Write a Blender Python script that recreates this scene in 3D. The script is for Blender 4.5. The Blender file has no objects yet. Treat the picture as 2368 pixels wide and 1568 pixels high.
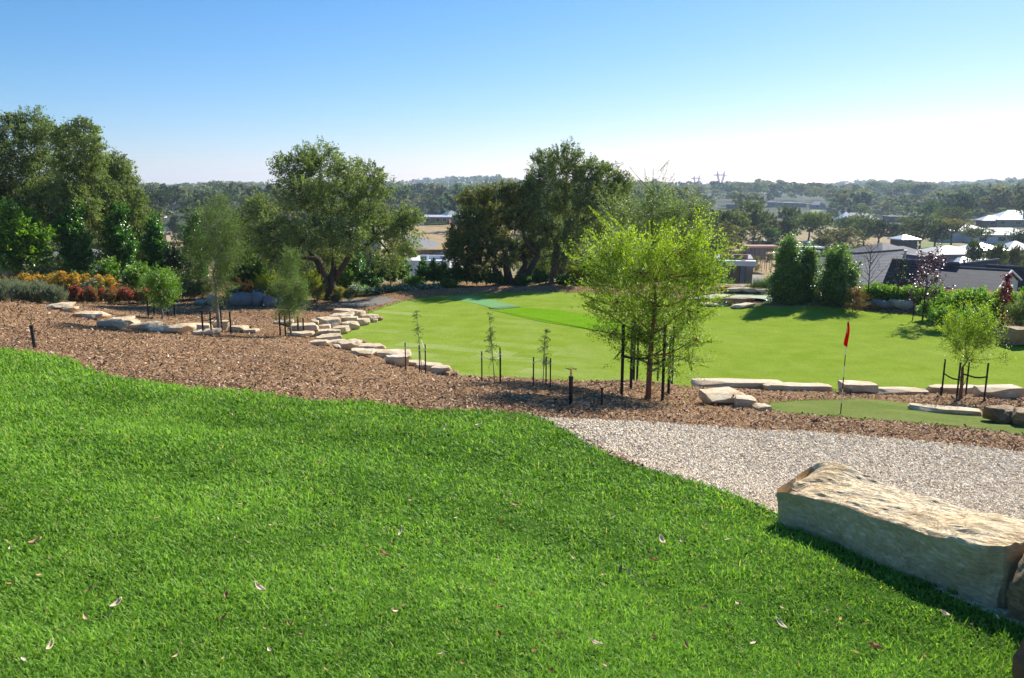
import bpy, math, random, numpy as np
from mathutils import Vector, noise as mnoise

# ---------------------------------------------------------------- camera, sky, sun, exposure
SC = bpy.context.scene
SUN_AZ, SUN_EL = 36.0, 33.0           # degrees right of straight ahead, degrees above the horizon
SKY_STRENGTH, SUN_STRENGTH, EXPOSURE = 0.105, 5.0, 0.88
F, CX, CY = 1805.0, 1183.5, 784.0     # lens in units of a 2367 x 1568 picture
TH = math.radians(10.73)
CAMZ = 1.6
cam_data = bpy.data.cameras.new('camera'); cam = bpy.data.objects.new('camera', cam_data)
SC.collection.objects.link(cam); SC.camera = cam
cam.location = (0, 0, CAMZ); cam.rotation_euler = (math.pi/2 - TH, 0, 0)
cam_data.sensor_width = 23.6; cam_data.lens = 23.6*F/2367.0
cam_data.clip_start = 0.05; cam_data.clip_end = 30000
W_ = bpy.data.worlds.new('World'); SC.world = W_; W_.use_nodes = True
wn = W_.node_tree.nodes; wn.clear()
sky = wn.new('ShaderNodeTexSky'); sky.sky_type = 'NISHITA'; sky.sun_disc = False
sky.sun_elevation = math.radians(SUN_EL); sky.sun_rotation = math.radians(SUN_AZ)
sky.altitude = 100; sky.air_density = 1.0; sky.dust_density = 0.15; sky.ozone_density = 2.5
bg = wn.new('ShaderNodeBackground'); bg.inputs['Strength'].default_value = SKY_STRENGTH
wo = wn.new('ShaderNodeOutputWorld')
tint = wn.new('ShaderNodeMix'); tint.data_type = 'RGBA'; tint.blend_type = 'MULTIPLY'; tint.inputs[0].default_value = 1.0; tint.inputs[7].default_value = (.70, .58, .715, 1)
gm = wn.new('ShaderNodeVectorMath'); gm.operation = 'SCALE'; gm.inputs['Scale'].default_value = .1
gg = wn.new('ShaderNodeSeparateXYZ'); gc = wn.new('ShaderNodeCombineXYZ')
for _i, _g in enumerate((1.6, 1.1, 1.0)):          # film response: one contrast for each colour
    _p = wn.new('ShaderNodeMath'); _p.operation = 'POWER'; _p.inputs[1].default_value = _g
    W_.node_tree.links.new(gg.outputs[_i], _p.inputs[0]); W_.node_tree.links.new(_p.outputs[0], gc.inputs[_i])
g2 = wn.new('ShaderNodeVectorMath'); g2.operation = 'SCALE'; g2.inputs['Scale'].default_value = 10
W_.node_tree.links.new(sky.outputs[0], gm.inputs[0]); W_.node_tree.links.new(gm.outputs[0], gg.inputs[0]); W_.node_tree.links.new(gc.outputs[0], g2.inputs[0])
W_.node_tree.links.new(g2.outputs[0], tint.inputs[6]); W_.node_tree.links.new(tint.outputs[2], bg.inputs[0]); W_.node_tree.links.new(bg.outputs[0], wo.inputs[0])
sl = bpy.data.lights.new('sun', 'SUN'); sl.energy = SUN_STRENGTH; sl.angle = math.radians(0.53); sl.color = (1.0, 0.955, 0.88)
so = bpy.data.objects.new('sun', sl); SC.collection.objects.link(so)
_a, _e = math.radians(SUN_AZ), math.radians(SUN_EL)
SUNV = Vector((math.sin(_a)*math.cos(_e), math.cos(_a)*math.cos(_e), math.sin(_e)))
so.rotation_euler = SUNV.to_track_quat('Z', 'Y').to_euler(); so.location = (20, 20, 30)
SC.view_settings.view_transform = 'Standard'; SC.view_settings.look = 'None'
SC.view_settings.exposure = EXPOSURE; SC.view_settings.gamma = 1.0
SC.render.engine = 'CYCLES'
cy = SC.cycles
cy.max_bounces = 7; cy.diffuse_bounces = 3; cy.glossy_bounces = 3; cy.transmission_bounces = 4; cy.transparent_max_bounces = 4
cy.volume_bounces = 0
cy.use_denoising = True; cy.caustics_reflective = False; cy.caustics_refractive = False

# ---------------------------------------------------------------- projection helpers
cT, sT = math.cos(TH), math.sin(TH)
def tpy(py):
    v = (py-CY)/F
    return (sT+v*cT)/(cT-v*sT)
def ray(px, py):
    u, v = (px-CX)/F, (py-CY)/F
    return u, cT-v*sT, -(sT+v*cT)
def at(px, py, Y):                     # the point at depth Y seen in that direction
    u, dy, dz = ray(px, py); k = Y/dy
    return np.array([u*k, Y, CAMZ+dz*k])
def onz(px, py, z):
    u, dy, dz = ray(px, py); k = (z-CAMZ)/dz
    return np.array([u*k, dy*k, z])
def pxm(px_len, Y):                    # length in metres of so many picture units at depth Y
    return px_len*Y/F*1.02

rngs = lambda s: np.random.default_rng(s)

# ---------------------------------------------------------------- tags
def tag(o, label=None, cat=None, group=None, kind=None):
    if label: o['label'] = label
    if cat: o['category'] = cat
    if group: o['group'] = group
    if kind: o['kind'] = kind
    return o
def link(o): SC.collection.objects.link(o); return o
def empty(name, loc, label, cat, group=None):
    o = link(bpy.data.objects.new(name, None)); o.location = tuple(float(c) for c in loc); o.empty_display_size = .2
    return tag(o, label, cat, group)
def dup(o, loc, rz=0.0, sc=1.0, label=None, group=None):
    r = link(o.copy()); r.location = tuple(float(c) for c in loc); r.rotation_euler = (0, 0, rz)
    r.scale = (sc, sc, sc) if not hasattr(sc, '__len__') else sc
    if label: r['label'] = label
    if group: r['group'] = group
    for ch in list(o.children):
        c = link(ch.copy()); c.parent = r
        for g in ch.children:
            d = link(g.copy()); d.parent = c
    return r

# ---------------------------------------------------------------- mesh building
class MB:
    def __init__(s): s.v = []; s.q = []; s.t = []; s.tone = []; s.qm = []; s.tm = []; s.n = 0
    def add(s, V, Q=None, T=None, tone=0.5, m=0):
        V = np.asarray(V, float).reshape(-1, 3)
        s.v.append(V); s.tone.append(np.full(len(V), tone, float) if np.isscalar(tone) else np.asarray(tone, float))
        if Q is not None and len(Q): Q = np.asarray(Q, int).reshape(-1, 4); s.q.append(Q+s.n); s.qm.append(np.full(len(Q), m))
        if T is not None and len(T): T = np.asarray(T, int).reshape(-1, 3); s.t.append(T+s.n); s.tm.append(np.full(len(T), m))
        s.n += len(V); return s
    def box(s, c, size, rz=0, tone=0.5, m=0, top=None, ax=None):
        x, y, z = np.array(size)/2.0
        V = np.array([[sx*x, sy*y, sz*z] for sz in (-1, 1) for sy in (-1, 1) for sx in (-1, 1)])
        if top is not None: V[4:, :2] *= top
        ca, sa = math.cos(rz), math.sin(rz)
        V = np.stack([V[:, 0]*ca-V[:, 1]*sa, V[:, 0]*sa+V[:, 1]*ca, V[:, 2]], 1)+np.array(c)
        return s.add(V, [[0, 2, 3, 1], [4, 5, 7, 6], [0, 1, 5, 4], [2, 6, 7, 3], [0, 4, 6, 2], [1, 3, 7, 5]], tone=tone, m=m)
    def tube(s, P, R, n=6, tone=0.5, m=0, cap=True):
        P = np.asarray(P, float); R = np.full(len(P), R, float) if np.isscalar(R) else np.asarray(R, float)
        T = np.gradient(P, axis=0) if len(P) > 2 else np.repeat((P[-1:]-P[:1]), 2, 0)
        T /= np.linalg.norm(T, axis=1)[:, None]+1e-9
        ref = np.array([0, 0, 1.0]) if abs(T[0][2]) < .9 else np.array([0, 1.0, 0])
        A = np.cross(T, ref); A /= np.linalg.norm(A, axis=1)[:, None]+1e-9; B = np.cross(T, A)
        a = np.linspace(0, 2*np.pi, n, endpoint=False)
        V = P[:, None]+R[:, None, None]*(A[:, None]*np.cos(a)[None, :, None]+B[:, None]*np.sin(a)[None, :, None])
        k = len(P); i = np.arange(k-1)[:, None]*n; j = np.arange(n)[None]
        j2 = (j+1) % n
        Q = np.stack([i+j, i+j2, i+n+j2, i+n+j], -1).reshape(-1, 4)
        V = V.reshape(-1, 3); T3 = []
        if cap:
            V = np.vstack([V, P[:1], P[-1:]]); c0, c1 = k*n, k*n+1
            for a_ in range(n):
                T3.append([c0, (a_+1) % n, a_]); T3.append([c1, (k-1)*n+a_, (k-1)*n+(a_+1) % n])
        return s.add(V, Q, T3, tone=tone, m=m)
    def poly(s, P, thick=None, tone=.5, m=0):
        P = np.asarray(P, float)
        if len(P) == 4: return s.add(P, [[0, 1, 2, 3]], tone=tone, m=m)
        return s.add(P, T=[[0, i, i+1] for i in range(1, len(P)-1)], tone=tone, m=m)
    def slab(s, P, t, m=0, tone=.5):   # polygon extruded downwards by t
        P = np.asarray(P, float); n = len(P); D = P.copy(); D[:, 2] -= t
        V = np.vstack([P, D]); Q = [[i, (i+1) % n, n+(i+1) % n, n+i] for i in range(n)]
        T = [[0, i, i+1] for i in range(1, n-1)]+[[n, n+i+1, n+i] for i in range(1, n-1)]
        return s.add(V, Q, T, tone=tone, m=m)
    def leaves(s, C, A, N, L, W, tone, m=0, fold=.0):
        """diamond leaves: centre C, long axis A, normal N"""
        A = A/(np.linalg.norm(A, axis=1)[:, None]+1e-9); S = np.cross(N, A); S /= np.linalg.norm(S, axis=1)[:, None]+1e-9
        U = np.cross(A, S)
        L = np.broadcast_to(L, len(C))[:, None]; W = np.broadcast_to(W, len(C))[:, None]
        k = len(C)
        V = np.stack([C-A*L*.5, C+S*W*.5+U*W*fold, C+A*L*.5, C-S*W*.5+U*W*fold], 1).reshape(-1, 3)
        Q = np.arange(4*k).reshape(-1, 4)
        return s.add(V, Q, tone=np.repeat(tone, 4) if not np.isscalar(tone) else tone, m=m)
    def build(s, name, mats, parent=None, origin=None, smooth=False, loc=None):
        V = np.vstack(s.v) if s.v else np.zeros((0, 3))
        org = np.array(parent.location) if parent is not None and origin is None else (np.array(origin) if origin is not None else np.zeros(3))
        V = V-org
        nq = sum(len(x) for x in s.q); nt = sum(len(x) for x in s.t)
        me = bpy.data.meshes.new(name)
        me.vertices.add(len(V)); me.vertices.foreach_set('co', V.astype(np.float32).ravel())
        idx = []; 
        if nq: idx.append(np.vstack(s.q).ravel())
        if nt: idx.append(np.vstack(s.t).ravel())
        idx = np.concatenate(idx).astype(np.int32)
        me.loops.add(len(idx)); me.loops.foreach_set('vertex_index', idx)
        ls = np.concatenate([np.arange(nq)*4, nq*4+np.arange(nt)*3]).astype(np.int32)
        me.polygons.add(nq+nt); me.polygons.foreach_set('loop_start', ls)
        if not isinstance(mats, (list, tuple)): mats = [mats]
        for mt in mats: me.materials.append(mt)
        mi = np.concatenate([*s.qm, *s.tm]) if (s.qm or s.tm) else np.zeros(0)
        if nq and nt or True:
            me.polygons.foreach_set('material_index', mi.astype(np.int32))
        me.update(calc_edges=True)
        me.polygons.foreach_set('use_smooth', np.full(nq+nt, bool(smooth)))
        at_ = me.attributes.new('tone', 'FLOAT', 'POINT'); at_.data.foreach_set('value', np.concatenate(s.tone).astype(np.float32))
        o = link(bpy.data.objects.new(name, me))
        if parent is not None: o.parent = parent
        elif origin is not None: o.location = tuple(float(c) for c in org)
        return o

# ---------------------------------------------------------------- node materials
class NT:
    def __init__(s, name):
        s.m = bpy.data.materials.new(name); s.m.use_nodes = True; s.t = s.m.node_tree; s.t.nodes.clear()
        s.out = s.n('ShaderNodeOutputMaterial')
    def n(s, ty, **kw):
        nd = s.t.nodes.new(ty)
        for k, v in kw.items():
            if k.startswith('i_'):
                key = k[2:]; key = int(key) if key.isdigit() else key.replace('_', ' ')
                s.set(nd.inputs[key], v)
            else: setattr(nd, k, v)
        return nd
    def set(s, sock, v):
        if hasattr(v, 'default_value') or isinstance(v, bpy.types.NodeSocket): s.t.links.new(v, sock)
        elif isinstance(v, tuple) and len(v) == 3 and sock.type == 'RGBA': sock.default_value = (*v, 1)
        else: sock.default_value = v
    def pos(s): return s.n('ShaderNodeNewGeometry').outputs['Position']
    def obj(s): return s.n('ShaderNodeTexCoord').outputs['Object']
    def scl(s, vec, k):
        m = s.n('ShaderNodeMapping'); s.t.links.new(vec, m.inputs[0]); m.inputs['Scale'].default_value = k if isinstance(k, tuple) else (k, k, k)
        return m.outputs[0]
    def noise(s, vec, scale, detail=4, rough=.55, dist=0.0):
        nd = s.n('ShaderNodeTexNoise'); s.t.links.new(vec, nd.inputs['Vector'])
        nd.inputs['Scale'].default_value = scale; nd.inputs['Detail'].default_value = detail
        nd.inputs['Roughness'].default_value = rough; nd.inputs['Distortion'].default_value = dist
        return nd.outputs['Fac']
    def vor(s, vec, scale, feat='F1', out='Distance'):
        nd = s.n('ShaderNodeTexVoronoi', feature=feat); s.t.links.new(vec, nd.inputs['Vector']); nd.inputs['Scale'].default_value = scale
        return nd.outputs[out]
    def ramp(s, fac, stops, interp='LINEAR'):
        r = s.n('ShaderNodeValToRGB'); s.t.links.new(fac, r.inputs[0]); r.color_ramp.interpolation = interp
        els = r.color_ramp.elements
        while len(els) < len(stops): els.new(.5)
        for e, (p, c) in zip(els, stops): e.position = p; e.color = (*c, 1) if len(c) == 3 else c
        return r.outputs[0]
    def mix(s, fac, a, b, mode='MIX'):
        m = s.n('ShaderNodeMix', data_type='RGBA', blend_type=mode)
        s.set(m.inputs[0], fac); s.set(m.inputs[6], a); s.set(m.inputs[7], b); return m.outputs[2]
    def math(s, op, a, b=0.0):
        m = s.n('ShaderNodeMath', operation=op); s.set(m.inputs[0], a); s.set(m.inputs[1], b); return m.outputs[0]
    def attr(s, nm='tone'): return s.n('ShaderNodeAttribute', attribute_name=nm).outputs['Fac']
    def bump(s, h, strength=.5, dist=.02, nrm=None):
        b = s.n('ShaderNodeBump'); s.t.links.new(h, b.inputs['Height']); b.inputs['Strength'].default_value = strength; b.inputs['Distance'].default_value = dist
        if nrm is not None: s.t.links.new(nrm, b.inputs['Normal'])
        return b.outputs[0]
    def pbr(s, col, rough=.8, spec=.3, nrm=None, metal=0.0, **kw):
        p = s.n('ShaderNodeBsdfPrincipled'); s.set(p.inputs['Base Color'], col); s.set(p.inputs['Roughness'], rough)
        s.set(p.inputs['Specular IOR Level'], spec); p.inputs['Metallic'].default_value = metal
        if nrm is not None: s.t.links.new(nrm, p.inputs['Normal'])
        s.t.links.new(p.outputs[0], s.out.inputs[0]); return s.m

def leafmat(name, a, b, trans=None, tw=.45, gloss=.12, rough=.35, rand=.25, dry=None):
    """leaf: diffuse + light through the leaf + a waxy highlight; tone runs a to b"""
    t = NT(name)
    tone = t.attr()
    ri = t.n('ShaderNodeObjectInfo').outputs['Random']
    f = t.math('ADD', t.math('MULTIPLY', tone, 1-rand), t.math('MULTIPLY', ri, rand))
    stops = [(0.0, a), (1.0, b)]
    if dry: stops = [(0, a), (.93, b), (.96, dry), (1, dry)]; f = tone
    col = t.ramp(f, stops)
    tr = t.mix(1.0, col, trans or (1.6, 1.7, .7), 'MULTIPLY')
    d = t.n('ShaderNodeBsdfDiffuse'); t.set(d.inputs[0], col)
    q = t.n('ShaderNodeBsdfTranslucent'); t.set(q.inputs[0], tr)
    g = t.n('ShaderNodeBsdfGlossy'); t.set(g.inputs[0], (1., 1., 1.)); g.inputs['Roughness'].default_value = rough+.12
    m1 = t.n('ShaderNodeMixShader'); m1.inputs[0].default_value = tw; t.t.links.new(d.outputs[0], m1.inputs[1]); t.t.links.new(q.outputs[0], m1.inputs[2])
    fr = t.n('ShaderNodeFresnel'); fr.inputs[0].default_value = 1.45
    m2 = t.n('ShaderNodeMixShader'); t.set(m2.inputs[0], t.math('MULTIPLY', fr.outputs[0], gloss*1.1))
    t.t.links.new(m1.outputs[0], m2.inputs[1]); t.t.links.new(g.outputs[0], m2.inputs[2])
    t.t.links.new(m2.outputs[0], t.out.inputs[0]); return t.m

def simple(name, col, rough=.7, spec=.3, metal=0.0, var=.12, scale=6.0, bump=0.0):
    t = NT(name); p = t.obj(); n = t.noise(p, scale, 5)
    dark = tuple(c*(1-var) for c in col); lite = tuple(min(1, c*(1+var)) for c in col)
    c = t.ramp(n, [(.3, dark), (.7, lite)])
    nr = t.bump(t.noise(p, scale*6, 4), bump, .01) if bump else None
    return t.pbr(c, rough, spec, nr, metal)

M = {}
def ground_mats():
    t = NT('woodland_floor'); p = t.pos(); M['wgrass'] = t.pbr(t.ramp(t.noise(p, .03, 6, .7), [(.3, (.03, .045, .018)), (.55, (.05, .06, .025)), (.72, (.10, .10, .045))]), 1, .1)
    t = NT('near_turf_soil'); p = t.pos(); M['near_turf'] = t.pbr(t.ramp(t.noise(p, 9, 5), [(.35, (.022, .055, .010)), (.65, (.06, .13, .015))]), 1, 0)
    # mulch
    t = NT('bark_mulch'); p = t.pos()
    q = t.scl(p, (1, 1.6, 1)); v = t.vor(q, 34, out='Color'); h = t.vor(q, 34)
    sp = t.n('ShaderNodeSeparateColor'); t.t.links.new(v, sp.inputs[0])
    c = t.ramp(sp.outputs[0], [(0, (.07, .034, .017)), (.3, (.21, .115, .058)), (.62, (.36, .215, .115)), (.9, (.54, .37, .22)), (1, (.72, .56, .38))])
    big = t.ramp(t.noise(p, .55, 5), [(.3, (.78, .76, .74)), (.7, (1.15, 1.12, 1.08))])
    c = t.mix(1.0, c, big, 'MULTIPLY')
    M['mulch'] = t.pbr(c, 1, .0, t.bump(t.math('ADD', h, t.noise(p, 60, 3)), .9, .03))
    # gravel
    t = NT('pale_gravel'); p = t.pos(); v = t.vor(p, 38, out='Color'); h = t.vor(p, 38)
    sp = t.n('ShaderNodeSeparateColor'); t.t.links.new(v, sp.inputs[0])
    c = t.ramp(sp.outputs[0], [(0, (.36, .26, .15)), (.3, (.58, .46, .29)), (.7, (.74, .61, .42)), (1, (.84, .74, .56))])
    M['gravel'] = t.pbr(c, 1, .0, t.bump(h, .9, .02))
    # far lawn (fine mown turf laid in rolls)
    def turf(name, a, b, c2, tiles=.5):
        t = NT(name); p = t.pos()
        n1 = t.noise(p, 1.3, 5, .6); n2 = t.noise(p, 16, 6, .8); n3 = t.noise(t.scl(p, (.22, 1.4, 1)), 1.0, 4)
        br = t.n('ShaderNodeTexBrick'); mp = t.n('ShaderNodeMapping'); t.t.links.new(p, mp.inputs[0]); mp.inputs['Rotation'].default_value = (0, 0, .42)
        t.t.links.new(mp.outputs[0], br.inputs[0]); br.inputs['Scale'].default_value = 1.0; br.inputs['Brick Width'].default_value = 2.1; br.inputs['Row Height'].default_value = .62
        br.inputs['Mortar Size'].default_value = .012; br.inputs['Color1'].default_value = (0, 0, 0, 1); br.inputs['Color2'].default_value = (1, 1, 1, 1); br.inputs['Mortar'].default_value = (.3, .3, .3, 1)
        br.inputs['Mortar Smooth'].default_value = .6
        base = t.mix(t.ramp(n1, [(.35, (0, 0, 0)), (.65, (1, 1, 1))]), a, b)
        pm = t.ramp(t.noise(p, .16, 3), [(.42, (.15, .15, .15)), (.58, (1, 1, 1))])
        px_ = t.n('ShaderNodeSeparateXYZ'); t.t.links.new(p, px_.inputs[0]); pm = t.math('MULTIPLY', pm, t.ramp(t.math('ADD', t.math('MULTIPLY', px_.outputs[0], .05), .4), [(.42, (1, 1, 1)), (.62, (.12, .12, .12))]))
        sb = t.n('ShaderNodeSeparateColor'); t.t.links.new(br.outputs[0], sb.inputs[0]); tq = t.math('MULTIPLY', t.ramp(t.math('ADD', t.math('MULTIPLY', sb.outputs[0], .5), t.math('MULTIPLY', t.noise(t.scl(p, (.5, 2.2, 1)), 1.2, 5), .6)), [(.42, (0, 0, 0)), (.68, (1, 1, 1))]), pm)
        base = t.mix(t.math('MULTIPLY', tq, tiles), base, c2)
        base = t.mix(t.math('MULTIPLY', n3, .3), base, b)
        sp_ = t.ramp(n2, [(.3, (.72, .74, .7)), (.7, (1.25, 1.22, 1.2))])
        base = t.mix(1.0, base, sp_, 'MULTIPLY')
        d = t.pbr(base, 1.0, .0, t.bump(n2, .8, .03))
        return d
    M['lawn'] = turf('mown_turf', (.185, .275, .026), (.245, .325, .046), (.33, .38, .14), .85)
    M['putting'] = turf('putting_turf', (.13, .18, .045), (.19, .22, .07), (.2, .22, .08), .15)
    M['strip'] = turf('bright_turf_strip', (.13, .28, .012), (.17, .32, .016), (.16, .30, .016), .1)
    t = NT('artificial_turf_mat'); p = t.pos(); M['mat'] = t.pbr(t.ramp(t.noise(p, 30, 4), [(.3, (.10, .27, .07)), (.7, (.14, .32, .10))]), .9, .2, t.bump(t.noise(p, 150, 2), .4, .01))
    t = NT('dark_rubber_mat'); p = t.pos(); M['darkmat'] = t.pbr(t.ramp(t.noise(p, 12, 4), [(.3, (.09, .14, .06)), (.7, (.13, .18, .08))]), .8, .2)
    # far land
    t = NT('valley_land'); p = t.pos()
    n1 = t.noise(p, .018, 6, .6); n2 = t.noise(p, .35, 6, .7)
    c = t.ramp(n1, [(.3, (.10, .11, .04)), (.45, (.24, .19, .09)), (.6, (.36, .27, .15)), (.75, (.15, .16, .06))])
    c = t.mix(1.0, c, t.ramp(n2, [(.25, (.6, .6, .55)), (.75, (1.3, 1.3, 1.25))]), 'MULTIPLY')
    M['valley'] = t.pbr(c, 1, .1, t.bump(n2, .5, .5))
    t = NT('dry_grass'); p = t.pos(); n2 = t.noise(p, .5, 6, .7)
    c = t.ramp(n2, [(.25, (.22, .15, .07)), (.5, (.38, .27, .14)), (.75, (.50, .38, .2))]); M['dryfield'] = t.pbr(c, 1, .1, t.bump(t.noise(p, 3, 4), .6, .3))
    t = NT('grey_road'); p = t.pos(); M['road'] = t.pbr(t.ramp(t.noise(p, .8, 5), [(.3, (.20, .19, .18)), (.7, (.28, .27, .26))]), .9, .2)
    t = NT('valley_grass'); p = t.pos(); M['vgrass'] = t.pbr(t.ramp(t.noise(p, .2, 5), [(.3, (.13, .17, .05)), (.7, (.24, .27, .09))]), 1, .1)
    t = NT('grey_crushed_stone'); p = t.pos(); M['greystone'] = t.pbr(t.ramp(t.noise(p, 20, 5, .8), [(.3, (.13, .11, .09)), (.7, (.33, .30, .26))]), 1, .1, t.bump(t.noise(p, 30, 4), .6, .05))
ground_mats()

def stone_mat(name, cols, crack=.7, scale=1.0, strata=(1, 1, 4)):
    t = NT(name); p = t.obj(); tone = t.n('ShaderNodeObjectInfo').outputs['Random']
    mp = t.n('ShaderNodeMapping'); t.t.links.new(p, mp.inputs[0])
    cmb = t.n('ShaderNodeCombineXYZ'); t.set(cmb.inputs[0], t.math('MULTIPLY', tone, 37.0)); t.t.links.new(cmb.outputs[0], mp.inputs['Location'])
    p = mp.outputs[0]
    n1 = t.noise(p, 2.2*scale, 6, .62, .6); n2 = t.noise(t.scl(p, strata), 3.0*scale, 7, .65, 1.2); n3 = t.noise(p, 22*scale, 5, .7)
    c = t.ramp(n1, [(.28, cols[0]), (.45, cols[1]), (.6, cols[2]), (.75, cols[3])])
    rust = t.ramp(n2, [(.5, (0, 0, 0)), (.66, (1, 1, 1))])
    c = t.mix(t.math('MULTIPLY', rust, .6), c, cols[4])
    c = t.mix(1.0, c, t.ramp(n3, [(.25, (.8, .79, .77)), (.75, (1.12, 1.12, 1.1))]), 'MULTIPLY')
    cr = t.ramp(t.noise(t.scl(p, strata), 4.5*scale, 8, .75, 1.5), [(.46, (1, 1, 1)), (.495, (0, 0, 0)), (.505, (0, 0, 0)), (.54, (1, 1, 1))])
    h = t.math('ADD', t.math('MULTIPLY', cr, .5), t.math('ADD', t.math('MULTIPLY', n3, .5), n2))
    return t.pbr(c, .85, .25, t.bump(h, crack, .05))
M['sandstone'] = stone_mat('sandstone', [(.55, .37, .20), (.68, .52, .33), (.76, .63, .45), (.82, .72, .56), (.58, .36, .17)], .4)
M['browned'] = stone_mat('weathered_sandstone', [(.26, .16, .09), (.40, .26, .14), (.50, .35, .21), (.6, .45, .30), (.36, .17, .07)])
M['boulder'] = stone_mat('river_boulder', [(.30, .26, .22), (.40, .36, .31), (.50, .46, .40), (.56, .52, .46), (.36, .29, .22)], .3, .8, (1, 1, 1))
M['bluestone'] = stone_mat('blue_grey_boulder', [(.14, .145, .155), (.20, .20, .21), (.26, .26, .26), (.32, .31, .30), (.25, .22, .19)], .3, .8, (1, 1, 1))

M['redstone'] = stone_mat('red_sandstone', [(.20, .08, .05), (.30, .13, .08), (.36, .17, .11), (.42, .22, .15), (.26, .10, .05)], .4)
def barkmat(name, a, b, sc=(6, 6, 1.2)):
    t = NT(name); p = t.obj(); n = t.noise(t.scl(p, sc), 3, 6, .7, .5)
    return t.pbr(t.ramp(n, [(.3, a), (.7, b)]), .9, .2, t.bump(n, .8, .03))
M['bark'] = barkmat('gum_bark', (.10, .065, .045), (.26, .18, .13))
M['bark_dark'] = barkmat('dark_bark', (.055, .038, .028), (.15, .10, .075))
M['bark_red'] = barkmat('reddish_bark', (.14, .06, .035), (.30, .15, .09), (14, 14, 4))
M['bark_grey'] = barkmat('grey_bark', (.16, .13, .11), (.34, .29, .24))
M['stake'] = simple('dark_green_stake_paint', (.010, .014, .012), .65, .3, var=.4, scale=9)
M['strap'] = simple('black_webbing', (.012, .013, .017), .6, .35)
M['whitetie'] = simple('white_tie', (.75, .75, .75), .5)
# ---------------------------------------------------------------- terrain height
LZ = -3.3                              # the sports lawn is level
CP = []
for Y in (-3, 1, 4, 7):
    for x in (-10, -5, 0, 5, 10): CP.append((x, Y, -.13*Y-.06*x))
for px, py, Y in [(0, 805, 14), (130, 825, 13.5), (420, 895, 10.7), (700, 925, 10.15), (980, 950, 9.8), (1240, 965, 9.7), (1450, 1070, 7.3), (1790, 1185, 5.7),
    (1180, 885, 13.5), (1330, 893, 13.6), (1060, 872, 14.5), (1500, 925, 14), (1490, 882, 15.4), (1560, 893, 15.2), (1640, 915, 15), (1943, 957, 12), (1760, 940, 13.2), (1900, 925, 14.2), (1850, 905, 16.9),
    (2100, 980, 11.6), (2367, 1045, 9.3), (2367, 1008, 10.7), (2367, 935, 14.5), (2120, 932, 14.6), (2220, 920, 15.5), (2367, 915, 16.8),
    (700, 850, 14.1), (700, 800, 18.9), (690, 775, 23.5), (505, 775, 22.5), (375, 735, 27), (50, 702, 24), (30, 745, 18), (200, 780, 17), (760, 695, 35.5), (560, 700, 33),
    (300, 705, 31), (900, 835, 20), (850, 820, 21.2), (160, 712, 24.5), (260, 755, 20.5), (400, 770, 21), (560, 720, 29), (0, 700, 25), (300, 690, 36)]:
    p = at(px, py, Y); CP.append(tuple(p))
CP += [(-40, 42, -2.8), (-25, 42, -3.1), (-10, 43, -3.4), (5, 43, -3.5), (18, 41, -3.6), (30, 38, -3.9), (45, 40, -4.4), (-40, 25, -1.6), (-40, 10, -.2), (-20, 0, .9), (-20, 14, -.6),
       (28, 27, -3.7), (40, 25, -4.0), (25, 16, -3.2), (25, 5, -2.0), (20, -3, -.9), (0, 19, LZ+.1), (8, 19, LZ), (15, 20, LZ), (-4, 24, LZ), (20, 29, LZ-.1)]
CP = np.array(CP, float)
def _phi(r2): return r2*np.log(np.sqrt(r2)+1e-6)
def _fit():
    X = CP[:, :2]/20.0; n = len(X)
    K = _phi(((X[:, None]-X[None])**2).sum(-1))+np.eye(n)*2e-3
    P = np.hstack([np.ones((n, 1)), X]); A = np.block([[K, P], [P.T, np.zeros((3, 3))]])
    return np.linalg.solve(A, np.concatenate([CP[:, 2], np.zeros(3)]))
WT = _fit()
def rbf(x, y):
    X = np.stack([x, y], -1)/20.0; out = np.empty(len(X))
    for i in range(0, len(X), 60000):
        b = X[i:i+60000]; r2 = ((b[:, None]-CP[None, :, :2]/20.0)**2).sum(-1)
        out[i:i+60000] = _phi(r2)@WT[:-3]+WT[-3]+b@WT[-2:]
    return out
def inpoly(x, y, P):
    ins = np.zeros(len(x), bool); n = len(P); j = n-1
    for i in range(n):
        xi, yi, xj, yj = P[i][0], P[i][1], P[j][0], P[j][1]
        if yi != yj: ins ^= ((yi > y) != (yj > y)) & (x < (xj-xi)*(y-yi)/(yj-yi)+xi)
        j = i
    return ins
def pdist(x, y, P):
    d = np.full(len(x), 1e9); n = len(P)
    for i in range(n):
        a, b = np.array(P[i][:2]), np.array(P[(i+1) % n][:2]); e = b-a; L = (e@e)+1e-9
        t = np.clip(((x-a[0])*e[0]+(y-a[1])*e[1])/L, 0, 1)
        d = np.minimum(d, np.hypot(x-a[0]-t*e[0], y-a[1]-t*e[1]))
    return d
sstep = lambda t: (lambda u: u*u*(3-2*u))(np.clip(t, 0, 1))
def densify(P, k=6, closed=True):
    """Catmull-Rom through the points"""
    P = [np.array(p, float) for p in P]; n = len(P); out = []
    rng_ = range(n if closed else n-1)
    for i in rng_:
        p0, p1, p2, p3 = (P[(i-1) % n], P[i], P[(i+1) % n], P[(i+2) % n]) if closed else (P[max(i-1, 0)], P[i], P[i+1], P[min(i+2, n-1)])
        for s in range(k):
            t = s/k; out.append(.5*((2*p1)+(-p0+p2)*t+(2*p0-5*p1+4*p2-p3)*t*t+(-p0+3*p1-3*p2+p3)*t**3))
    if not closed: out.append(P[-1])
    return out
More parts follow.
